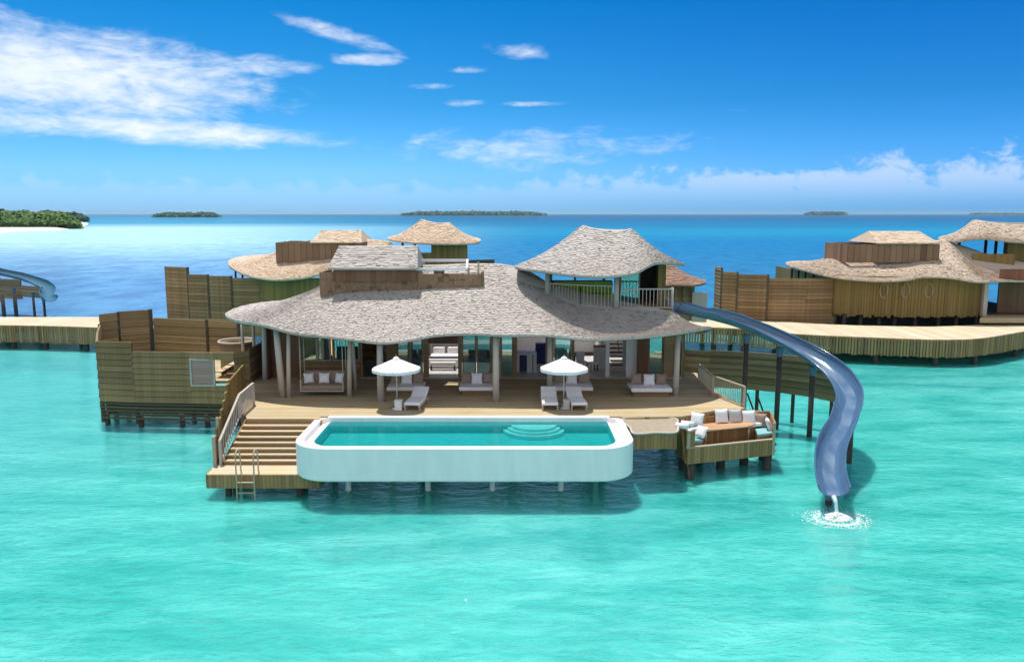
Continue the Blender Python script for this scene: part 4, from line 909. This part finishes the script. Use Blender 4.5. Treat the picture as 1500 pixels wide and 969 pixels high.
# loungers
def make_lounger():
    r = thing('sun_lounger', 'white', 'sun lounger', (0, 0, 0), 0, 'white sun loungers by the pool')
    for sx_ in (-1, 1): MB().box((sx_*.33, .95, .2), (.06, 1.95, .08)).build('side_rail', 'pale_post', r)
    for sx_ in (-1, 1):
        for y in (.12, 1.75): MB().box((sx_*.33, y, .09), (.06, .06, .18)).build('leg', 'pale_post', r)
    MB().box((0, .58, .31), (.72, 1.2, .14)).build('mattress', 'white_cloth', r, bevel=.05)
    mb = MB(); mb.box((0, 1.55, .47), (.72, .86, .14), 0, .5, R(26)); mb.build('back_cushion', 'white_cloth', r, bevel=.05)
    MB().beam((0, 1.8, .2), (0, 1.72, .5), .5, .04).build('prop', 'pale_post', r)
    return r
lg_ = make_lounger()
for i, (px, py, a, lb) in enumerate(((603, 602, R(-7), 'white sun lounger under the left parasol beside a white cube table'), (806, 602, R(0), 'left white lounger of the pair under the right parasol, foot lit by sun'), (849, 602, R(5), 'right white lounger of the pair under the right parasol'))):
    o_ = lg_ if i == 0 else copy_tree(lg_); p = P(px, py, z=DZ); o_.location = (p.x, p.y+.05, DZ); o_.rotation_euler = (0, 0, a); o_['label'] = lb; o_['group'] = 'white sun loungers by the pool'
# parasols
def make_parasol():
    r = thing('parasol', 'p', 'parasol', (0, 0, 0), 0, 'white parasols')
    n = 8; mb = MB(); K = 5; vs = []
    for k in range(K+1):
        f = k/K; rad = 1.12*f
        for j in range(n*3):
            a = 2*math.pi*j/(n*3); fac = math.cos(math.pi/n)/math.cos(((a+math.pi/n) % (2*math.pi/n))-math.pi/n); fac = .08+.92*fac
            z = 2.28-.46*f**1.1-(.02*math.sin(math.pi*f) if j % 3 else 0); vs.append((rad*fac*math.cos(a), rad*fac*math.sin(a), z))
    N3 = n*3; fs = [(k*N3+j, k*N3+(j+1) % N3, (k+1)*N3+(j+1) % N3, (k+1)*N3+j) for k in range(K) for j in range(N3)]
    mb.add(vs, fs); m0 = len(vs)
    mb.add([(x, y, z) for x, y, z in vs[-N3:]]+[(x*1.005, y*1.005, z-.13) for x, y, z in vs[-N3:]], [(j, (j+1) % N3, N3+(j+1) % N3, N3+j) for j in range(N3)])
    cn = mb.build('canopy', 'parasol_cloth', r)
    MB().lathe([(.0, 2.34), (.05, 2.335), (.12, 2.29), (.15, 2.25)], (0, 0, 0), 16).build('vent_cap', 'parasol_cloth', cn, True)
    MB().tube([(0, 0, .05), (0, 0, 2.34)], .028, 8).build('pole', 'pale_post', r, True)
    MB().tube([(0, 0, 2.33), (0, 0, 2.38), (0, 0, 2.41)], [.02, .022, .005], 8).build('finial', 'pale_post', r, True)
    MB().lathe([(.3, 0), (.3, .05), (.06, .09), (.04, .3)], (0, 0, 0), 18).build('base', 'steel', r, True)
    for j in range(8):
        a = 2*math.pi*j/8; MB().beam((0, 0, 2.23), (1.05*math.cos(a), 1.05*math.sin(a), 1.81), .02, .03).build('rib', 'pale_post', r)
    return r
pa = make_parasol()
for i, (px, D, lb) in enumerate(((581, 34.75, 'white octagonal parasol over the single lounger, left'), (826, 34.85, 'white octagonal parasol over the pair of loungers, right'))):
    o_ = pa if i == 0 else copy_tree(pa); p = P(px, 560, D=D); o_.location = (p.x, D, DZ); o_['label'] = lb
def side_table(px, py, mat, lb, s_=.36):
    p = P(px, py, z=DZ); r = thing('side_table', lb, 'side table', (p.x, p.y+.2, DZ))
    MB().box((p.x, p.y+.2, DZ+.22), (s_-.05, s_-.05, .40)).build('pedestal', mat, r, bevel=.01); MB().box((p.x, p.y+.2, DZ+.435), (s_, s_, .04)).build('table_top', mat, r, bevel=.01)
side_table(583, 602, 'white_cloth', 'small white cube side table left of the single lounger'); side_table(830, 601, 'grey_cloth', 'small taupe side table between the two right loungers', .32)

# daybeds
def daybed(pxa, pxb, yb, lb, where, skip=None):
    a, b_ = P(pxa, yb, z=DZ+.22), P(pxb, yb, z=DZ+.22); xm = (a.x+b_.x)/2; wd = b_.x-a.x; y0 = a.y
    r = thing('daybed', lb, 'daybed', (xm, y0+.7, DZ), 0, 'white daybeds on the shaded terrace')
    MB().box((xm, y0+.75, DZ+.12), (wd-.25, 1.2, .24)).build('base', 'cabin_wood', r)
    MB().box((xm, y0+.7, DZ+.33), (wd, 1.4, .19)).build('mattress', 'white_cloth', r, bevel=.05)
    for k, (mt, nm) in enumerate((('brown_cloth', 'left brown'), ('white_cloth', 'middle white'), ('brown_cloth', 'right brown'))):
        cushion((xm+(k-1)*wd*.31, y0+.98-(.12 if k == 1 else 0), DZ+.68), f'{nm} cushion on the daybed {where}', mt, .54, (k-1)*-.08, -.28, 'cushions on the daybeds')
daybed(566, 619, 573, 'white daybed partly hidden behind the left parasol pole', 'behind the left parasol')
daybed(672, 723, 573, 'white daybed against the grey glass doors left of the tall middle post', 'left of the tall middle post')
daybed(809, 869, 573, 'white daybed behind the right parasol and lounger pair', 'behind the right parasol')
daybed(925, 985, 575, 'white daybed at the far right end of the terrace beside the end post', 'at the right end of the terrace')

# hanging swing sofa
sw0, sw1 = P(441, 575, D=37.2), P(504, 575, D=37.2); xm = (sw0.x+sw1.x)/2; wd = sw1.x-sw0.x
sw = thing('swing_sofa', 'taupe swing sofa hung on pale ropes under the left eave', 'swing sofa', (xm, 37.2, DZ))
MB().box((xm, 37.5, DZ+.42), (wd-.1, .85, .22)).build('seat', 'brown_cloth', sw, bevel=.05)
MB().box((xm, 37.95, DZ+.78), (wd-.1, .16, .62)).build('backrest', 'brown_cloth', sw, bevel=.05)
MB().box((xm, 37.5, DZ+.27), (wd, .9, .07)).build('base_frame', 'rail_wood', sw)
for sx_ in (-1, 1):
    MB().box((xm+sx_*wd/2*.98, 37.5, DZ+.55), (.07, .85, .5)).build('armrest', 'rail_wood', sw)
    for y in (37.15, 37.9): MB().tube([(xm+sx_*wd/2*.98, y, DZ+.3), (xm+sx_*wd/2*.98, y, 5.75)], .022, 6).build('rope', 'pale_post', sw, True)
for k, dx in enumerate((-.36, 0, .36)): cushion((xm+dx*wd, 37.62, DZ+.78), ('white cushion at the left end of the swing sofa', 'white cushion in the middle of the swing sofa', 'white cushion at the right end of the swing sofa')[k], 'white_cloth', .5, (-.5, 0, .5)[k]*-1, -.2, 'cushions on the swing sofa')

# ------------------------------------------------------------------ seen through the open doors
bx = P(650, 540, D=44.).x
bd = thing('bed', 'white made bed with a dark throw seen through the open bedroom doors', 'bed', (bx, 44.5, DZ))
MB().box((bx, 45., DZ+.3), (1.75, 2.1, .5)).build('mattress', 'white_cloth', bd, bevel=.08); MB().box((bx, 44.35, DZ+.57), (1.8, .6, .06)).build('throw', 'dark_cloth', bd, bevel=.02)
MB().box((bx, 46.15, DZ+.7), (1.95, .12, 1.3)).build('headboard', 'grey_cloth', bd, bevel=.04)
for dx in (-.42, .42): MB().box((bx+dx, 45.85, DZ+.72), (.7, .22, .42), 0, .5, R(-15)).build('pillow', 'white_cloth', bd, bevel=.09)
be = thing('bed_bench', 'low grey bench with dark legs at the foot of the bed', 'bench', (bx, 43.5, DZ))
MB().box((bx, 43.5, DZ+.38), (1.45, .45, .18)).build('seat', 'grey_cloth', be, bevel=.04)
for dx in (-.65, .65): MB().box((bx+dx, 43.5, DZ+.15), (.07, .4, .29)).build('leg', 'dark_cloth', be)
pt = thing('wall_art', 'soft pinkish framed print on the bedroom back wall', 'picture', (bx, 48.65, 4.)); MB().box((bx, 48.66, 4.05), (2., .04, .9)).build('print', 'art_print', pt); 
mb = MB()
for dz in (-.47, .47): mb.box((bx, 48.64, 4.05+dz), (2.1, .06, .06))
mb.build('frame', 'frame_wood', pt)
kx0, kx1 = P(757, 520, D=45.5).x, P(802, 520, D=45.5).x
kc = thing('kitchen_cabinet', 'glossy navy blue kitchen cabinets behind the white bar counter', 'cabinet', ((kx0+kx1)/2, 45.7, DZ))
for k in range(3):
    q = MB(); x = kx0+(kx1-kx0)*(k+.5)/3; q.box((x, 45.7, zat(521, 45.7)-.1), ((kx1-kx0)/3-.03, .5, .75)); q.build('door', 'navy_paint', kc, bevel=.01)
MB().box((kx1-.35, 45.6, DZ+.6), (.7, .55, 1.2)).build('base_unit', 'navy_paint', kc)
bc = thing('bar_counter', 'white bar counter with open blue niche in the doorway', 'counter', (P(770, 540, D=43).x, 43., DZ))
xa, xb = P(756, 540, D=42.8).x, P(786, 540, D=42.8).x
MB().box(((xa+xb)/2, 43., DZ+1.04), (xb-xa, .6, .08)).build('worktop', 'white_cloth', bc, bevel=.01)
for x in (xa+.09, (xa+xb)/2+.18, xb-.09): MB().box((x, 43., DZ+.5), (.18 if x != (xa+xb)/2+.18 else .3, .56, 1.)).build('panel', 'white_cloth', bc)
MB().box(((xa+xb)/2, 43.22, DZ+.5), (xb-xa-.3, .04, .95)).build('niche_back', 'navy_paint', bc)
def chair(px, D, lb, rz):
    x = P(px, 540, D=D).x; r = thing('dining_chair', lb, 'chair', (x, D, DZ), rz, 'white dining chairs indoors')
    def q(dx, dy, dz, s_, nm, bev=.02):
        M = Matrix.Rotation(rz, 3, 'Z') @ Vector((dx, dy, 0)); MB().box((x+M.x, D+M.y, DZ+dz), s_, rz).build(nm, 'white_cloth' if nm != 'leg' else 'dark_cloth', r, bevel=bev)
    q(0, 0, .45, (.5, .5, .1), 'seat'); q(0, .24, .75, (.5, .07, .5), 'backrest')
    for dx in (-.2, .2):
        for dy in (-.2, .2): q(dx, dy, .2, (.04, .04, .4), 'leg', 0)
chair(852, 43.6, 'white dining chair just left of the dark table leg indoors', .3); chair(868, 43.2, 'white dining chair turned sideways beside the beige sideboard', -1.2)
dt = thing('indoor_table', 'dark dining table behind the white chairs indoors', 'table', (P(858, 530, D=44.6).x, 44.6, DZ))
x = P(858, 530, D=44.6).x; MB().box((x, 44.6, DZ+.74), (1.5, .9, .05)).build('table_top', 'cabin_wood', dt)
for dx in (-.65, .65): MB().box((x+dx, 44.6, DZ+.36), (.08, .7, .72)).build('leg', 'dark_cloth', dt)
sb = thing('sideboard', 'beige sideboard against the white column indoors', 'sideboard', (P(880, 530, D=44.).x, 44., DZ)); x = P(880, 530, D=44.).x
MB().box((x, 44.2, DZ+.62), (.75, .5, 1.2)).build('carcass', 'inner_wall', sb, bevel=.02); MB().box((x, 44.2, DZ+1.24), (.8, .54, .05)).build('top', 'frame_wood', sb)
ist = thing('indoor_stairs', 'dark indoor timber stairs rising behind the white column', 'stairs', (P(906, 530, D=44.).x, 43.6, DZ)); x = P(906, 530, D=44.).x
for k in range(10): MB().box((x, 44.+.24*k, DZ+.2+.2*k), (.85, .28, .06)).build('tread', 'cabin_wood', ist)
MB().beam((x, 43.9, DZ+1.0), (x, 46.2, DZ+2.9), .05, .05).build('handrail', 'frame_wood', ist)
for px, lb in ((470, 'warm glowing wall lamp in the left bathroom window'), (486, 'pale glowing wall lamp in the bathroom, right one')):
    x = P(px, 510, D=42.3).x; r = thing('wall_lamp', lb, 'lamp', (x, 42.6, 3.3)); MB().box((x, 42.3, 3.95), (.13, .13, .95)).build('lamp_shade', 'lamp_glow', r); MB().box((x, 42.3, 3.4), (.05, .05, .3)).build('stem', 'dark_cloth', r)
    MB().box((x, 42.3, 2.83), (.3, .3, .85)).build('pedestal', 'cabin_wood', r)

# ------------------------------------------------------------------ neighbouring villas
def hatch(root, pts_front, z0, z1, depth, gx, gzs, mat_r, mat_c):
    (xa, xb, y) = pts_front; mb = MB(); rnd = random.Random(4)
    for a, b_ in (((xa, y), (xb, y)), ((xb, y), (xb, y+depth)), ((xb, y+depth), (xa, y+depth)), ((xa, y+depth), (xa, y))):
        k = max(2, int((Vector(b_)-Vector(a)).length/.5))
        for i in range(k):
            p = Vector(a).lerp(Vector(b_), i/k); q = Vector(a).lerp(Vector(b_), (i+1)/k-.004); mb.wall(p, q, z0, z1-.04*rnd.random(), .12, rnd.random())
    mb.build('hatch_curb', mat_c, root)
    g0, g1 = gx; ze, zr = gzs; ym = y+depth/2
    p = [(V3((g0, y-.3, ze)), V3((g0+.5, ym, zr))), (V3((g1, y-.3, ze)), V3((g1-.5, ym, zr)))]
    gm, gu, _ = roof_mesh(p, 12, .3, 0., 16, .05, False, 6)
    p2 = [(V3((g1, y+depth+.3, ze)), p[1][1]), (V3((g0, y+depth+.3, ze)), p[0][1])]
    gm2, gu2, _ = roof_mesh(p2, 12, .3, 0., 16, .05, False, 7)
    o = len(gm.v); gm.v += gm2.v; gm.f += [[i+o for i in f] for f in gm2.f]; gm.t += gm2.t
    gm.add([p[0][0], p[0][1], p2[1][0]], [(0, 1, 2)], .1); gm.add([p[1][0], p2[0][0], p[1][1]], [(0, 1, 2)], .1)
    gm.build('hatch_roof', mat_r, root)
# right neighbour
RV = thing('overwater_villa', 'villa across the walkway at right with taupe wavy roof and olive board walls', 'villa', (40, 70, 2.7))
RD = 66.
rf = pr([(1152, 388, 72, 1240, 368, 74), (1180, 397, 68, 1244, 367, 73), (1230, 407.5, 65.5, 1262, 364, 72.5), (1290, 412, 65, 1290, 361, 72.5), (1330, 410, 65, 1325, 358, 72.5), (1352, 406, 65, 1350, 355, 72.5), (1390, 407, 65, 1372, 352, 72.5), (1430, 413, 64.5, 1390, 353, 72.3),
         (1470, 412, 64.5, 1425, 386, 70.2), (1520, 412, 65, 1480, 400, 69.3), (1580, 412, 66, 1560, 402, 69)])
def wp(px, py, D): return P(px, py, D=D)
rb_ = [(wp(1600, 395, 76), wp(1560, 396, 70)), (wp(1500, 385, 84), wp(1470, 380, 73)), (wp(1350, 385, 86), wp(1385, 354, 73.5)), (wp(1240, 385, 84), wp(1300, 362, 74)), (wp(1165, 383, 78), wp(1242, 368, 74.5))]
mb, un, _ = roof_mesh(rf+rb_, 34, .34, .35, 120, .07, True, 21); mb.build('roof', 'shingle_taupe', RV); un.build('ceiling', 'cabin_wood', RV)
zc = P(1300, 460, D=RD).z; zt_ = P(1300, 404, D=RD).z
wl = [P(1222, 430, D=RD+1), P(1262, 430, D=RD+.2), P(1330, 430, D=RD), P(1400, 430, D=RD), P(1445, 430, D=RD+.3)]
mb = MB()
for a, b_ in zip(wl[:-1], wl[1:]): mb.wall(a, b_, zc, zt_-.12, .15)
k = 60; line = catmull(wl, k+1)
for i in range(k):
    a, b_ = line[i], line[i+1]; mb.wall((a.x, a.y-.1), (a.x+(b_.x-a.x)*.9, b_.y-.1), zc-.25*random.random()-.05, zt_-.03, .05)
mb.wall(wl[0], (wl[0].x, 82), zc, zt_-.2, .15); mb.wall(wl[-1], (wl[-1].x, 72), zc, zt_-.1, .15); mb.build('wall', 'olive_boards', RV)
mb = MB(); mb.wall(P(1462, 430, D=RD+1), P(1560, 430, D=RD+1), zc, zt_+.5, .15); mb.build('wall', 'red_boards', RV)
mb = MB(); mb.prism([(wl[0].x, 67), (wl[-1].x+6, 66.3), (wl[-1].x+6, 82), (wl[0].x, 82)], zc-.3, zc); mb.build('floor', 'fence_dark', RV)
mb = MB(); mb.prism([(P(1440, 450, D=64).x, 64.3), (P(1530, 450, D=64).x, 64.3), (P(1530, 450, D=66).x, 66.2), (P(1446, 450, D=66).x, 66.2)], zc-.5, zc-.1); mb.build('porch', 'deck_boards', RV)
MB().box((P(1442, 430, D=RD).x, RD-.1, (zc+zt_)/2), (.35, .35, zt_-zc+.3)).build('post', 'pale_post', RV)
mb = MB(); mb.wall((wl[0].x, 70.), (wl[-1].x+6, 70.), -.5, zc-.3, .1); mb.build('underfloor_shade', 'inner_dark', RV)  # dark sheet in place of the shade beneath the floor
piles(RV, [(P(x, 470, D=RD+.4).x, RD+.4) for x in (1236, 1260, 1287, 1310, 1340, 1374, 1400, 1430)], zc, .16, 'dark_pile')
xa, xb = P(1242, 370, D=69).x, P(1375, 370, D=69).x
hatch(RV, (xa, xb, 69.), P(1300, 376, D=69).z-.5, P(1300, 357.5, D=69).z, 5., (P(1302, 350, D=69).x-1.2, P(1374, 350, D=69).x), (P(1300, 356, D=68.7).z, P(1300, 338.5, D=71.5).z), 'shingle_tan', 'shingle_brown')
# its upper pavilion
pq = pr([(1374, 349, 74, 1428, 322, 76), (1400, 354, 71.5, 1432, 322, 75.8), (1422, 351, 70.5, 1440, 324, 75.5), (1446, 350, 70, 1460, 327, 75.5), (1480, 354, 69.6, 1490, 329, 75.5), (1540, 357, 69.6, 1540, 328, 75.5), (1600, 350, 72, 1580, 326, 75.6)])
pq += [(wp(1610, 340, 80), wp(1582, 326, 76.2)), (wp(1500, 343, 82), wp(1500, 329, 76.5)), (wp(1410, 343, 80), wp(1432, 323, 76.4))]
mb, un, _ = roof_mesh(pq, 22, .34, .3, 80, .07, True, 23); mb.build('pavilion_roof', 'shingle_taupe', RV); un.build('pavilion_ceiling', 'cabin_wood', RV)
zb_ = P(1460, 388, D=71).z; zp = P(1460, 371, D=71).z
mb = MB(); mb.wall(P(1424, 380, D=70.6), P(1486, 380, D=70.), zb_-1.4, zp, .12); mb.wall(P(1428, 380, D=71.3), P(1428, 380, D=78), zb_-.6, zp, .12); mb.build('pavilion_parapet', 'olive_boards', RV)
mb = MB(); mb.wall(P(1474, 380, D=71), P(1560, 380, D=71), zb_-1, P(1480, 352, D=71).z, .12); mb.build('pavilion_wall', 'olive_boards', RV)
mb = MB(); mb.wall(P(1469, 380, D=75), P(1560, 380, D=75), zb_-1, P(1480, 352, D=75).z, .12); mb.build('pavilion_wall', 'cabin_wood', RV)
for px, D in ((1443, 76), (1458, 76), (1404, 74)): MB().tube([(P(px, 370, D=D).x, D, zb_-.5), (P(px, 370, D=D).x, D, P(px, 349, D=D).z+.3)], .14, 8).build('post', 'dark_pile', RV, True)
for px in (1295, 1327, 1361): 
    cx = P(px, 422, D=RD-.3); MB().tube([(cx.x+.32*math.cos(2*math.pi*i/20), RD-.3, cx.z-.2+.6*math.sin(2*math.pi*i/20)) for i in range(20)], .03, 6, closed=True).build('rope_loop', 'rail_wood', RV, True)
fz = lambda px, py, D: P(px, py, D=D).z
fence('privacy_fence', 'olive stepped screen wall of the right-hand villa beyond the slide', [
    ([P(1047, 430, D=71), P(1056, 430, D=69)], .6, fz(1050, 391, 70)), ([P(1056, 430, D=69), P(1079, 430, D=68)], .6, fz(1067, 398, 68.5)), ([P(1079, 430, D=68), P(1124, 430, D=67.3)], .6, fz(1100, 402, 67.6)), ([P(1124, 430, D=67.3), P(1180, 430, D=67), P(1225, 430, D=67.2)], .6, fz(1180, 408, 67))], post='fence_dark')
for px in (1160, 1170, 1180, 1192, 1205): MB().tube([(P(px, 400, D=71.5).x, 71.5, 2.5), (P(px, 400, D=71.5).x, 71.5, P(px, 392, D=71.5).z)], .09, 8).build('post', 'dark_pile', RV, True)
# ramp to the right villa
mb = MB(); rpts = [P(1462, 454, z=2.6), P(1560, 448, z=2.6), P(1560, 470, z=2.0), P(1500, 467, z=2.05)]
mb.add([p for p in rpts]+[p-Vector((0, 0, .3)) for p in rpts], [(3, 2, 1, 0), (4, 5, 6, 7)]+[(i, (i+1) % 4, 4+(i+1) % 4, 4+i) for i in range(4)]); struct(mb.build('path', 'walk_boards'))

# left neighbour behind
LV = thing('overwater_villa', 'villa behind the main roof at left with sunlit tan roofs and tan pavilion', 'villa', (-15, 68, 2.7))
lf = pr([(335, 388, 70, 420, 364, 72), (343, 395, 67.5, 424, 362, 71.8), (365, 404.5, 66, 435, 360, 71.5), (400, 410, 65.3, 450, 358, 71.3), (440, 408, 65.3, 470, 355, 71.2), (475, 402, 65.6, 500, 352, 71.2), (520, 402, 65.6, 530, 351, 71.2), (550, 402, 65.6, 545, 351, 71.3), (575, 398, 66, 560, 352, 71.5), (590, 390, 69, 568, 353, 72)])
lb_ = [(wp(592, 372, 80), wp(568, 354, 72.5)), (wp(500, 372, 84), wp(530, 352, 73)), (wp(380, 374, 82), wp(450, 358, 73)), (wp(340, 380, 75), wp(420, 364, 72.6))]
mb, un, _ = roof_mesh(lf+lb_, 34, .34, .3, 110, .07, True, 31); mb.build('roof', 'shingle_tan', LV); un.build('ceiling', 'cabin_wood', LV)
zb2 = P(400, 470, D=66).z
mb = MB(); mb.wall(P(382, 430, D=66.5), P(620, 430, D=66.5), 1.9, P(430, 407, D=66.5).z, .15); mb.wall(P(382, 430, D=66.5), P(382, 430, D=80), 1.9, 6., .15); mb.build('wall', 'olive_boards', LV)
piles(LV, [(P(x, 470, D=67).x, 67.) for x in (390, 420, 450, 480, 520, 560)], 2., .16)
xa, xb = P(405, 370, D=68.6).x, P(531, 370, D=68.6).x
hatch(LV, (xa, xb, 68.6), fz(450, 378, 68.6)-.4, fz(450, 355, 68.6), 4.5, (P(455, 350, D=68.6).x, P(531, 350, D=68.6).x), (fz(490, 355, 68.3), fz(490, 337, 71)), 'shingle_tan', 'shingle_brown')
lq = pr([(569, 350, 76, 617, 322, 77.5), (588, 354, 74.6, 619, 321, 77.4), (625, 357, 73.8, 632, 325, 77.2), (660, 357.5, 73.8, 648, 326.5, 77.2), (690, 357, 74.6, 655, 326, 77.4), (703, 354, 76.5, 657, 325.5, 77.5)])
lq += [(wp(695, 349, 82), wp(656, 326, 78)), (wp(630, 348, 83), wp(636, 326, 78)), (wp(578, 347, 81), wp(619, 322, 78))]
mb, un, _ = roof_mesh(lq, 22, .32, .28, 80, .07, True, 33); mb.build('pavilion_roof', 'shingle_tan', LV); un.build('pavilion_ceiling', 'cabin_wood', LV)
mb = MB(); mb.wall(P(632, 380, D=75), P(684, 380, D=75), fz(650, 396, 75)-1, fz(650, 356, 75), .12); mb.wall(P(684, 380, D=75), P(684, 380, D=80), fz(650, 396, 75)-1, fz(650, 356, 75), .12); mb.build('pavilion_wall', 'olive_boards', LV)
mb = MB(); mb.wall(P(605, 380, D=75), P(632, 380, D=75), fz(615, 396, 75)-1, fz(615, 370, 75), .12); mb.build('pavilion_parapet', 'olive_boards', LV)
for px, D in ((608, 75.2), (590, 78)): MB().tube([(P(px, 370, D=D).x, D, fz(600, 396, 75)), (P(px, 370, D=D).x, D, fz(600, 352, D))], .12, 8).build('post', 'frame_wood', LV, True)
mb = MB(); mb.prism([(P(575, 380, D=74).x, 74.5), (P(725, 380, D=74).x, 74.5), (P(725, 380, D=80).x, 81), (P(575, 380, D=80).x, 81)], fz(650, 392, 75)-.6, fz(650, 392, 75)-.2); mb.build('balcony_floor', 'fence_dark', LV)
mb = MB(); mb.wall(P(686, 380, D=75), P(724, 380, D=76.5), fz(700, 392, 75)-.5, fz(700, 381, 75), .1); mb.build('balcony_parapet', 'fence_dark', LV)
fence('privacy_fence', 'olive stepped screen wall of the villa behind, left of the main roof', [
    ([P(244, 430, D=70), P(277, 430, D=68.6)], .7, fz(260, 391, 69.2)), ([P(277, 430, D=68.4), P(306, 430, D=67.8)], .7, fz(290, 402, 68)), ([P(306, 430, D=67.8), P(340, 430, D=67.2)], .7, fz(320, 404, 67.5)), ([P(340, 430, D=67.2), P(386, 430, D=66.8)], .7, fz(360, 407, 67))], post='fence_dark')
for px in (345, 355): MB().tube([(P(px, 400, D=69.5).x, 69.5, 2.5), (P(px, 400, D=69.5).x, 69.5, fz(px, 394, 69.5))], .09, 8).build('post', 'dark_pile', LV, True)

# small hut roof behind the pavilion on the right
hut = thing('thatched_hut', 'small brown roofed hut half hidden behind the upper pavilion, right', 'hut', (P(1000, 420, D=52).x, 53, 2))
hp = pr([(950, 418, 52.5, 972, 383, 54), (990, 417.5, 51, 974, 383, 53.8), (1018, 418, 51, 978, 383, 53.8), (1034, 413, 53, 980, 384, 54)])
hp += [(wp(1020, 408, 57), wp(979, 384, 54.3)), (wp(960, 408, 57), wp(973, 384, 54.3))]
mb, un, _ = roof_mesh(hp, 12, .4, .2, 50, .06, True, 41); mb.build('roof', 'shingle_umber', hut); un.build('ceiling', 'cabin_wood', hut)
mb = MB(); mb.wall(P(960, 430, D=52), P(1016, 430, D=52), fz(1000, 470, 52), fz(1000, 416, 52), .12); mb.wall(P(1016, 430, D=52), P(1016, 430, D=56), fz(1000, 470, 52), fz(1000, 418, 52), .12); mb.build('wall', 'frame_wood', hut)
mb = MB(); mb.wall(P(1014, 440, D=51.6), P(1036, 440, D=51.4), fz(1000, 470, 52), fz(1000, 428, 51.5), .1); mb.build('parapet', 'pale_post', hut)
for px in (990, 1002, 1014): MB().box((P(px, 430, D=51.7).x, 51.7, fz(1000, 440, 51.7)), (.14, .14, 2.2)).build('post', 'cabin_wood', hut)

# far left slide and screen
fl2 = [P(-80, 383, D=88), P(-30, 391, D=88), P(0, 396, D=88), P(35, 404, D=87), P(62, 414, D=85), P(71, 422, D=82), P(68, 429, D=79.5), P(74, 434, D=78)]
print('far slide z', [round(p.z, 2) for p in fl2])
slide('water_slide', 'dark teal water slide at the far left edge beyond the walkway', fl2, .62, ('slide_teal', 'slide_teal'), [(P(49, 440, D=84).x, 84, 2.6), (P(64, 440, D=82).x, 82, 2.2), (P(21.5, 440, D=84.5).x, 84.5, 3.0)], True)
lw = [(-60, 405, 87), (0, 407, 87), (30, 410, 86), (62, 428, 84)]
F3 = thing('privacy_fence', 'brown screen under the far left slide standing on dark posts', 'fence', (P(20, 420, D=87).x, 87, 0))
for (a, b_, bo) in zip(lw[:-1], lw[1:], (443, 438, 434)):
    pa, pb_ = P(*a[:2], D=a[2]), P(*b_[:2], D=b_[2]); mb = MB(); courses_wall(mb, [pa, pb_], fz(20, bo, 86), (pa.z+pb_.z)/2, .12, .4); mb.build('panel', 'fence_inner', F3)
for px, D in ((4, 85), (22, 85.5), (-20, 86)): MB().tube([(P(px, 440, D=D).x, D, -1.7), (P(px, 440, D=D).x, D, fz(px, 430, D))], .2, 8).build('post', 'dark_pile', F3, True)
